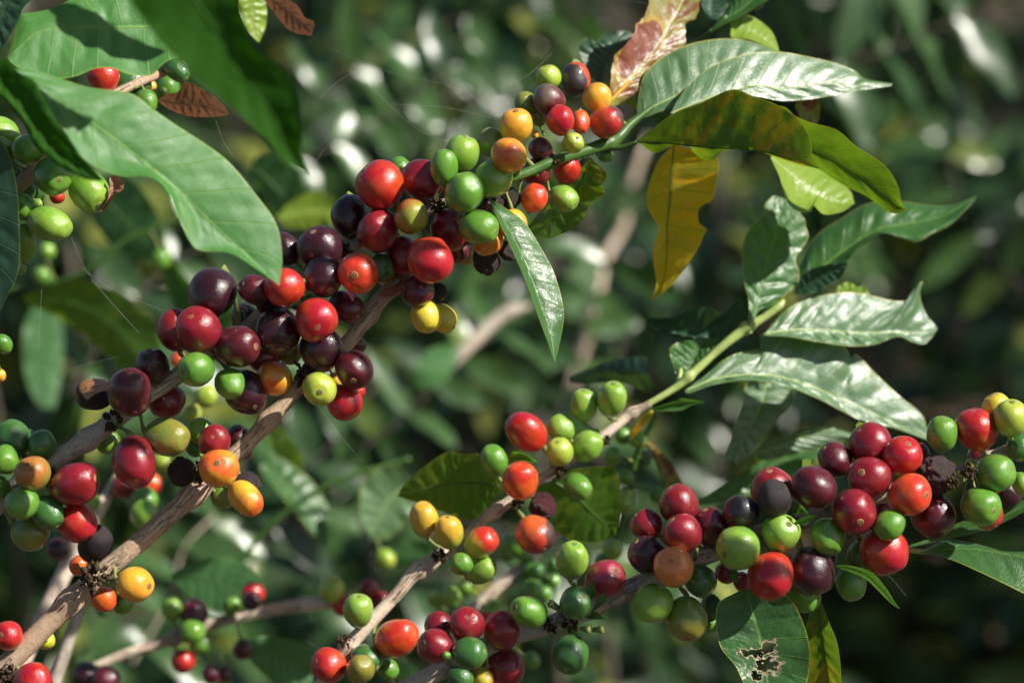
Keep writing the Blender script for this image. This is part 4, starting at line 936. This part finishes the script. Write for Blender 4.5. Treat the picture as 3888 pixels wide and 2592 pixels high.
# ============================================================ near shading leaves
sh = thing('coffee_shoot', 'leafy coffee shoot with broad soft green leaves over the green cherries at upper left', 'shoot', P(-160, 200, 825), 'leafy shoots close to the camera')
stem_obj('stem', [(-400, 700, 850, 26), (-160, 260, 828, 24), (0, 60, 818, 20), (140, -160, 812, 16)], SHOOT, sh, bump=.05, seed=10)
leaf(sh, 'Z', [(20, 155), (90, 165), (200, 200), (300, 215), (350, 250), (400, 285), (470, 330), (525, 372), (590, 450), (635, 515), (648, 590), (642, 655)], [(20, 155), (100, 212), (190, 270), (280, 335), (400, 432), (520, 545), (642, 655)], [(20, 165), (90, 230), (140, 300), (200, 370), (270, 402), (345, 408), (385, 442), (410, 500), (435, 552), (460, 575), (530, 582), (595, 622), (642, 656)], 'front', 786, 800, -8, 7, pil=1.0, rip=1.0, seed=71)
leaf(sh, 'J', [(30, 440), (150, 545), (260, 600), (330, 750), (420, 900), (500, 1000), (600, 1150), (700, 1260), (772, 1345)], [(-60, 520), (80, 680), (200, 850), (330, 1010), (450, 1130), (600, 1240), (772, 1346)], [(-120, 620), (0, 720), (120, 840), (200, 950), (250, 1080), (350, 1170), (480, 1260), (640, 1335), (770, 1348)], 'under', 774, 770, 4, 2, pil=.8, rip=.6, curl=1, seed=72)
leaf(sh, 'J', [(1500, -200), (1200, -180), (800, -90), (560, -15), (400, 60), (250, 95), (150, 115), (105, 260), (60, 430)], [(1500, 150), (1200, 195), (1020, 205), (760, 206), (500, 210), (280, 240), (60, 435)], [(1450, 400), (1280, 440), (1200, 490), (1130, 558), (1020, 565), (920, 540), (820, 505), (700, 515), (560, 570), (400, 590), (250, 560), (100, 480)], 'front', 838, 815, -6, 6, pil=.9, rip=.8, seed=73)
leaf(sh, 'N', [(-120, 380), (20, 560), (62, 700), (74, 860), (72, 1020), (30, 1120), (-10, 1200)], [(-200, 420), (-80, 640), (-60, 820), (-50, 1000), (-20, 1195)], [(-280, 500), (-240, 700), (-220, 900), (-140, 1080), (-20, 1198)], 'dark', 838, 846, 2, 2, rip=.5, seed=74)  # dark material stands in for the shadow over this edge leaf
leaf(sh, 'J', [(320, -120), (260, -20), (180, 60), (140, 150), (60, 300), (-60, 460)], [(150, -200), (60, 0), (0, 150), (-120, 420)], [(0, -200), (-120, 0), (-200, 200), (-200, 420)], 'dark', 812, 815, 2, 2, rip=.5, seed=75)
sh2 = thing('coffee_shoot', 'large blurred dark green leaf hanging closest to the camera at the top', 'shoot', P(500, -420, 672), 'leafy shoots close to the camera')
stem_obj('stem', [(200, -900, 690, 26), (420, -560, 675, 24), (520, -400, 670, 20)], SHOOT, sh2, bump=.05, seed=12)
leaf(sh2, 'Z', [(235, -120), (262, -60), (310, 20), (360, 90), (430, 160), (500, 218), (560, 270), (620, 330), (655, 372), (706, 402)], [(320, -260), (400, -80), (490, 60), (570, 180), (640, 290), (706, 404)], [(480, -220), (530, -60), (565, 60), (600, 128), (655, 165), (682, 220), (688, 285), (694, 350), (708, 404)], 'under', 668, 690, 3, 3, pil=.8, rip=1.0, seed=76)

# ============================================================ things caught in the web
t = thing('dried_leaf', 'curled brown dead leaf hanging under the big blurred green leaf', 'dead leaf', P(620, 380, 905), 'dead brown leaves')
leaf(t, 'J', [(1180, 740), (1250, 700), (1330, 680), (1385, 608), (1480, 650), (1580, 710), (1660, 780), (1705, 850)], [(1180, 745), (1300, 770), (1450, 780), (1600, 820), (1705, 850)], [(1185, 760), (1260, 815), (1400, 865), (1550, 872), (1650, 865), (1705, 852)], 'dead', 905, 900, 8, -8, pil=1.6, rip=1.6, jag=.08, name='blade', seed=80)
t = thing('dried_leaf', 'curled orange brown dead leaf at the top edge beside the big blurred green leaf', 'dead leaf', P(1000, -40, 930), 'dead brown leaves')
leaf(t, 'Z', [(585, -30), (640, -10), (680, 10), (700, 40), (722, 52)], [(590, -30), (650, 20), (690, 50), (716, 80)], [(590, -20), (630, 30), (665, 70), (712, 82)], 'dead', 930, 930, 5, -5, pil=1.4, rip=1.5, jag=.1, name='blade', seed=81)
t = thing('dried_leaf', 'small yellow green leaf at the top edge under the orange brown dead leaf', 'leaf', P(960, 60, 950))
leaf(t, 'Z', [(560, -40), (545, 20), (565, 70), (590, 95)], [(580, -40), (580, 20), (585, 70), (592, 96)], [(600, -40), (612, 20), (610, 60), (596, 96)], 'lime', 965, 965, 3, -3, name='blade', seed=82)
def toward_sun(px, py, d, dc):
    """photo position, at depth dc, of the point on the sun ray through (px, py, d)"""
    p = P(px, py, d) - CAM; D = -p.dot(AB); t = (D - dc / 1000) / SUN.dot(AB); q = p + SUN * t; D = -q.dot(AB)
    return (1944 + q.dot(AR) / D * FPX, 1296 - q.dot(AU) / D * FPX)
def added_shade_leaf(root, dc, d, Lp, Mp, Rp, seed):  # unseen leaf, added to cast its shade on the given outline
    f = lambda pl: [toward_sun(x, y, d, dc) for x, y in pl]
    leaf(root, 'N', f(Lp), f(Mp), f(Rp), 'green', dc, dc, 3, 3, seed=seed, nu=60)
added_shade_leaf(sh2, 735, 787, [(90, 340), (180, 280), (300, 300), (400, 350)], [(80, 370), (200, 370), (330, 390), (420, 385)], [(100, 420), (200, 470), (320, 450), (400, 410)], 77)  # added out of frame; shades the base of the broad leaf
added_shade_leaf(sh2, 772, 835, [(30, 200), (60, 90), (160, 75), (250, 130), (380, 200), (500, 290)], [(20, 260), (150, 230), (300, 260), (500, 300)], [(30, 330), (200, 380), (400, 360), (520, 310)], 78)  # added out of frame; shades the leaf behind it at upper left
shade_shoot = thing('coffee_shoot', 'unseen leafy shoot added beyond the right edge to shade the cherries', 'shoot', P(5200, -600, 700), 'leafy shoots close to the camera')  # unseen shoot, added to carry the leaves that shade the cherries
added_shade_leaf(shade_shoot, 700, 876, [(1640, 2400), (1900, 2330), (2200, 2330), (2550, 2400), (2720, 2480)], [(1640, 2440), (2000, 2440), (2400, 2460), (2720, 2490)], [(1660, 2500), (1900, 2560), (2300, 2560), (2720, 2500)], 79)
added_shade_leaf(shade_shoot, 705, 872, [(-40, 1640), (120, 1600), (260, 1650), (300, 1800), (290, 1990)], [(-20, 1680), (120, 1760), (220, 1850), (285, 2000)], [(-40, 1760), (60, 1850), (160, 1950), (280, 2010)], 85)
added_shade_leaf(shade_shoot, 710, 880, [(1380, 1060), (1440, 960), (1560, 900), (1720, 870)], [(1380, 1070), (1500, 1020), (1720, 880)], [(1400, 1090), (1560, 1060), (1680, 980), (1725, 890)], 86)
added_shade_leaf(shade_shoot, 715, 880, [(880, 1160), (980, 1080), (1120, 1100), (1260, 1180), (1330, 1280)], [(880, 1180), (1050, 1200), (1200, 1240), (1330, 1290)], [(890, 1220), (1020, 1300), (1180, 1330), (1320, 1300)], 87)
stem_obj('stem', [(4500, -2600, 715, 26), (5400, -1300, 705, 26), (6200, -300, 700, 24), (6400, 500, 700, 20)], SHOOT, shade_shoot, bump=.05, seed=14)
w = thing('spider_web', 'fine spider silk strands stretched between the left leaves and the upper cherries', 'spider web', P(1300, 300, 900))
def strand(pts, r=.00002):
    cu = catmull([P(*p) - w.location for p in pts], 14); v, f, uv = tube_data(cu, [r] * 15, 5); mesh_obj('strand', v, f, WEB, w, uv)
for p in [[(1240, 180, 905), (1480, 275, 900), (1750, 340, 902), (1905, 455, 915)], [(1480, 395, 900), (1700, 410, 905), (1890, 455, 915)], [(1210, 380, 898), (1270, 320, 900), (1345, 272, 902)], [(1190, 640, 896), (1215, 590, 900), (1240, 560, 905)],
          [(2300, -5, 930), (2400, 5, 930), (2500, 22, 930)], [(1890, 340, 915), (2000, 290, 918), (2100, 200, 930)], [(158, 1100, 885), (150, 1250, 885), (145, 1330, 885)], [(150, 1500, 890), (250, 1410, 885), (400, 1365, 885), (540, 1330, 885)],
          [(1200, 1530, 885), (1330, 1700, 890), (1500, 1880, 930)], [(820, 460, 890), (850, 540, 893), (890, 600, 895)], [(1350, 275, 902), (1600, 500, 900), (1840, 560, 905)], [(290, 1000, 885), (430, 1100, 887), (620, 1180, 890)], [(270, 900, 885), (350, 1060, 887), (560, 1300, 890)],
          [(3290, 2110, 868), (3380, 2190, 868), (3440, 2260, 864)], [(3180, 2100, 868), (3260, 2140, 868), (3400, 2290, 862)]]: strand(p)

# ============================================================ half-blurred branches just behind
def back_branch(label, spts, rows, mat=BARKP, leaves=(), nodes=(), seed=0):
    o = thing('coffee_branch', label, 'branch', P(*spts[0][:3]), 'blurred coffee branches behind')
    _, s, r = stem_obj('stem', spts, mat, o, nodes=nodes, seed=seed); put_cherries(o, parse(rows), s, r)
    for k, l_ in enumerate(leaves): leaf(o, *l_[0], seed=100 + seed * 7 + k, nu=60, **l_[1])
    return o
back_branch('pale branch blurred behind the brown one at lower left, red and green cherries above it', [(60, 2560, 1010, 38), (240, 2180, 1015, 36), (330, 2010, 1020, 40), (420, 1860, 1030, 26), (520, 1700, 1045, 20)], '''
I 740 390 74 1.0 cr 6
I 905 380 70 1.0 ro 2
I 865 470 78 1.0 gn 14
I 860 555 80 1.0 lg 12
I 980 250 62 1.0 yg -10
I 1000 190 50 1.0 gn -10
I 350 765 64 1.1 mk 2
I 660 110 50 1.0 yg -6
I 560 480 44 1.0 lg 4
H 1530 1380 80 1.1 yg 20
H 1330 1110 60 1.0 ro 10
H 1430 1500 66 1.0 yg 10''', seed=20, nodes=(.55,))
back_branch('short pale side stem blurred behind the lower left corner', [(190, 2640, 1020, 30), (250, 2460, 1022, 26), (300, 2330, 1025, 24), (330, 2250, 1030, 20)], 'I 600 1000 50 1.0 dg 4\nI 620 1130 40 1.0 dg 4', mat=BARKG, seed=21)
back_branch('nearly level pale branch blurred at the bottom left with small maroon and green cherries', [(300, 2560, 1050, 20), (480, 2480, 1052, 22), (640, 2430, 1055, 26), (800, 2370, 1060, 26), (1000, 2320, 1062, 28), (1230, 2285, 1066, 32), (1330, 2280, 1070, 18)], '''
I 1030 1120 62 1.15 lg 4
I 1165 1150 84 1.0 mr 4
I 1155 1260 74 1.0 gn 10
I 1205 1330 66 1.0 gn 8
I 1100 1435 70 1.0 rd 4
I 1520 1030 66 1.0 rd 2
I 1512 1075 56 1.0 mk 12
I 1395 1100 56 1.0 gn 0
I 1270 1515 56 1.0 mr 0
I 1345 1512 50 1.0 mr 0
I 520 1530 84 1.0 mk 2
I 632 1545 80 1.0 mr 4
I 1460 1365 60 1.0 mr -6
C 365 762 112 1.0 yg 8
C 460 890 95 1.1 rd 4
C 680 760 80 1.0 cr 2
C 785 865 86 1.0 cr 2''', seed=22, nodes=(.35, .95), leaves=[(('Z', [(395, 1320), (440, 1290), (520, 1280), (590, 1320)], [(395, 1325), (470, 1330), (540, 1360), (590, 1400)], [(400, 1335), (450, 1380), (520, 1410), (590, 1405)], 'mid', 1090, 1090), {}), (('Z', [(560, 1470), (620, 1460), (700, 1480), (760, 1520)], [(560, 1480), (640, 1510), (720, 1550)], [(560, 1500), (620, 1560), (700, 1600)], 'mid', 1080, 1090), {})])
back_branch('pale straight branch blurred behind the bottom middle with small green cherries', [(1600, 2620, 1060, 26), (1780, 2350, 1062, 30), (1880, 2240, 1065, 34), (1960, 2180, 1066, 34), (2040, 2100, 1070, 16), (2150, 2000, 1075, 14)], '''
C 1390 825 86 1.1 lg 10
C 1255 850 70 1.1 lg 2
C 1520 745 70 1.0 lg -4
C 1770 960 108 1.0 lg 6
C 1020 1500 100 1.1 gn 4
C 950 1390 62 1.0 lg 2
C 2080 1370 70 1.0 gn -8
E 60 560 80 1.1 gn 0
E 230 700 60 1.1 gn 2
E 240 860 76 1.0 gn 8
E 330 900 60 1.0 gn 6
E 400 800 50 1.0 gn 0
E 180 820 60 1.0 gn 0
D 880 1310 80 1.2 gn 4
D 960 1380 60 1.2 gn 2
D 1060 1500 54 1.0 dg 4
D 1180 1450 50 1.0 dg 2''', seed=23)
back_branch('thin green shoot of tiny light green cherries blurred behind the two orange cherries', [(2260, 2260, 1020, 14), (2340, 2050, 1018, 14), (2390, 1850, 1015, 14), (2420, 1720, 1012, 14), (2500, 1560, 1005, 12)], '''
D 1700 498 58 1.1 gn 4
D 1800 522 66 1.1 lg 6
D 1618 645 66 1.0 lg 4
D 1720 805 58 1.1 gn 6
D 1700 1000 70 1.25 lg 6
D 1730 940 50 1.2 yg 0
D 1620 1340 70 1.2 lg 4
D 1560 1000 50 1.0 yg -4
D 1560 1430 60 1.2 gn 2
E 840 570 66 1.2 yg 4
E 1195 160 66 1.2 gn 4
E 935 240 60 1.3 lg 4
D 1850 660 64 1.1 dg -6''', mat=SHOOT, seed=24, leaves=[(('Z', [(1490, 1010), (1520, 1040), (1560, 1090), (1575, 1130)], [(1485, 1015), (1520, 1060), (1545, 1110), (1570, 1132)], [(1480, 1020), (1505, 1060), (1530, 1120), (1568, 1135)], 'burnt', 1015, 1020), {}), (('Z', [(1600, 1150), (1700, 1090), (1780, 1040), (1850, 1010)], [(1600, 1155), (1720, 1100), (1850, 1020)], [(1620, 1165), (1740, 1130), (1880, 1050)], 'green', 1010, 1020), {}), (('Z', [(1480, 820), (1400, 830), (1320, 860)], [(1490, 860), (1400, 850), (1310, 870)], [(1500, 900), (1420, 880), (1320, 880)], 'dark', 1010, 1040), {})])
# bigger blurred sprays at middle distance
def spray(label, spts, leaves, mat=BARKG, seed=0, berries='', group='blurred coffee branches behind'):
    o = thing('coffee_branch', label, 'branch', P(*spts[0][:3]), group)
    _, s, r = stem_obj('stem', spts, mat, o, seed=seed)
    if berries: put_cherries(o, parse(berries), s, r)
    for k, (L_, M_, R_, m_, d0, d1, dl, dr) in enumerate(leaves): leaf(o, 'Z', L_, M_, R_, m_, d0, d1, dl, dr, nu=50, seed=200 + seed * 9 + k)
spray('blurred spray behind the left cherries with a hanging bright green leaf', [(-60, 1100, 1230, 14), (150, 1090, 1225, 14), (350, 1020, 1220, 12), (500, 900, 1220, 10), (900, 760, 1225, 10)],
      [([(85, 690), (55, 760), (58, 860), (90, 930)], [(105, 690), (100, 780), (102, 870), (108, 935)], [(130, 690), (145, 770), (140, 870), (125, 935)], 'mid', 1440, 1430, 3, -3),
       ([(60, 680), (150, 640), (250, 660), (330, 720), (370, 800)], [(60, 690), (170, 700), (260, 750), (330, 830)], [(70, 700), (150, 740), (230, 800), (300, 860)], 'aged', 1235, 1225, 6, -6),
       ([(200, 420), (280, 400), (350, 470), (380, 560)], [(200, 430), (260, 480), (320, 540), (380, 600)], [(200, 450), (220, 520), (280, 580), (360, 610)], 'mid', 1260, 1250, 5, -5),
       ([(590, 360), (640, 350), (690, 400), (700, 470)], [(580, 380), (620, 420), (660, 460), (700, 490)], [(575, 400), (600, 450), (640, 500), (690, 500)], 'mid', 1230, 1230, 5, -5),
       ([(640, 490), (690, 450), (740, 440), (800, 480)], [(640, 505), (700, 485), (800, 490)], [(650, 520), (720, 525), (800, 500)], 'lime', 1200, 1210, 4, -4),
       ([(380, 560), (430, 640), (520, 700), (600, 720)], [(370, 580), (440, 690), (600, 760)], [(370, 620), (420, 740), (560, 800)], 'green', 1260, 1260, 5, -5)], SHOOT, 30, 'H 350 300 58 1.1 lg 0\nH 312 490 64 1.1 gn 0\nH 1200 360 70 1.1 gn 0')
spray('blurred spray behind the lower middle with a pale green pendant leaf', [(820, 2300, 1180, 12), (1000, 2020, 1180, 12), (1250, 1840, 1180, 12), (1560, 1740, 1185, 10)],
      [([(945, 1090), (880, 1070), (835, 1110), (828, 1180), (850, 1230)], [(950, 1110), (900, 1140), (870, 1190), (848, 1235)], [(950, 1130), (940, 1180), (900, 1230), (852, 1240)], 'silver', 1185, 1180, 6, -4),
       ([(600, 1080), (640, 1130), (690, 1190), (740, 1250)], [(605, 1060), (670, 1120), (720, 1180), (750, 1255)], [(620, 1040), (700, 1090), (750, 1160), (755, 1250)], 'green', 1200, 1190, 6, -6),
       ([(640, 980), (690, 1040), (700, 1100), (710, 1120)], [(630, 985), (660, 1050), (705, 1125)], [(615, 990), (640, 1060), (700, 1125)], 'lime', 1210, 1210, 3, -3),
       ([(880, 1260), (940, 1240), (1010, 1250), (1060, 1290)], [(880, 1275), (960, 1275), (1060, 1295)], [(890, 1290), (960, 1310), (1050, 1305)], 'mid', 1200, 1210, 4, -4)], SHOOT, 31, 'C 820 500 84 1.0 yg 0')
spray('thick blurred brown stub slanting behind the centre', [(1640, 1450, 1480, 22), (1750, 1345, 1480, 27), (1860, 1235, 1490, 27), (1940, 1180, 1495, 30), (2010, 1160, 1500, 10)], [([(960, 830), (990, 800), (1040, 790)], [(950, 850), (1000, 850), (1050, 800)], [(960, 890), (1020, 880), (1055, 810)], 'mid', 1400, 1420, 3, -3)], BARKG, 32)
spray('pale upright stem blurred behind the centre right', [(2160, 1500, 2150, 18), (2210, 1330, 2160, 22), (2260, 1180, 2150, 18), (2290, 1000, 2180, 22), (2370, 850, 2200, 17), (2400, 700, 2230, 19), (2460, 520, 2250, 12)], [([(1330, 600), (1290, 650), (1300, 720)], [(1350, 600), (1330, 660), (1310, 730)], [(1380, 610), (1370, 680), (1320, 730)], 'silver', 2150, 2150, 8, -6), ([(1400, 480), (1440, 430), (1490, 440)], [(1400, 490), (1450, 470), (1500, 450)], [(1410, 510), (1460, 500), (1500, 460)], 'silver', 2200, 2200, 8, -6)], BARKP, 33)
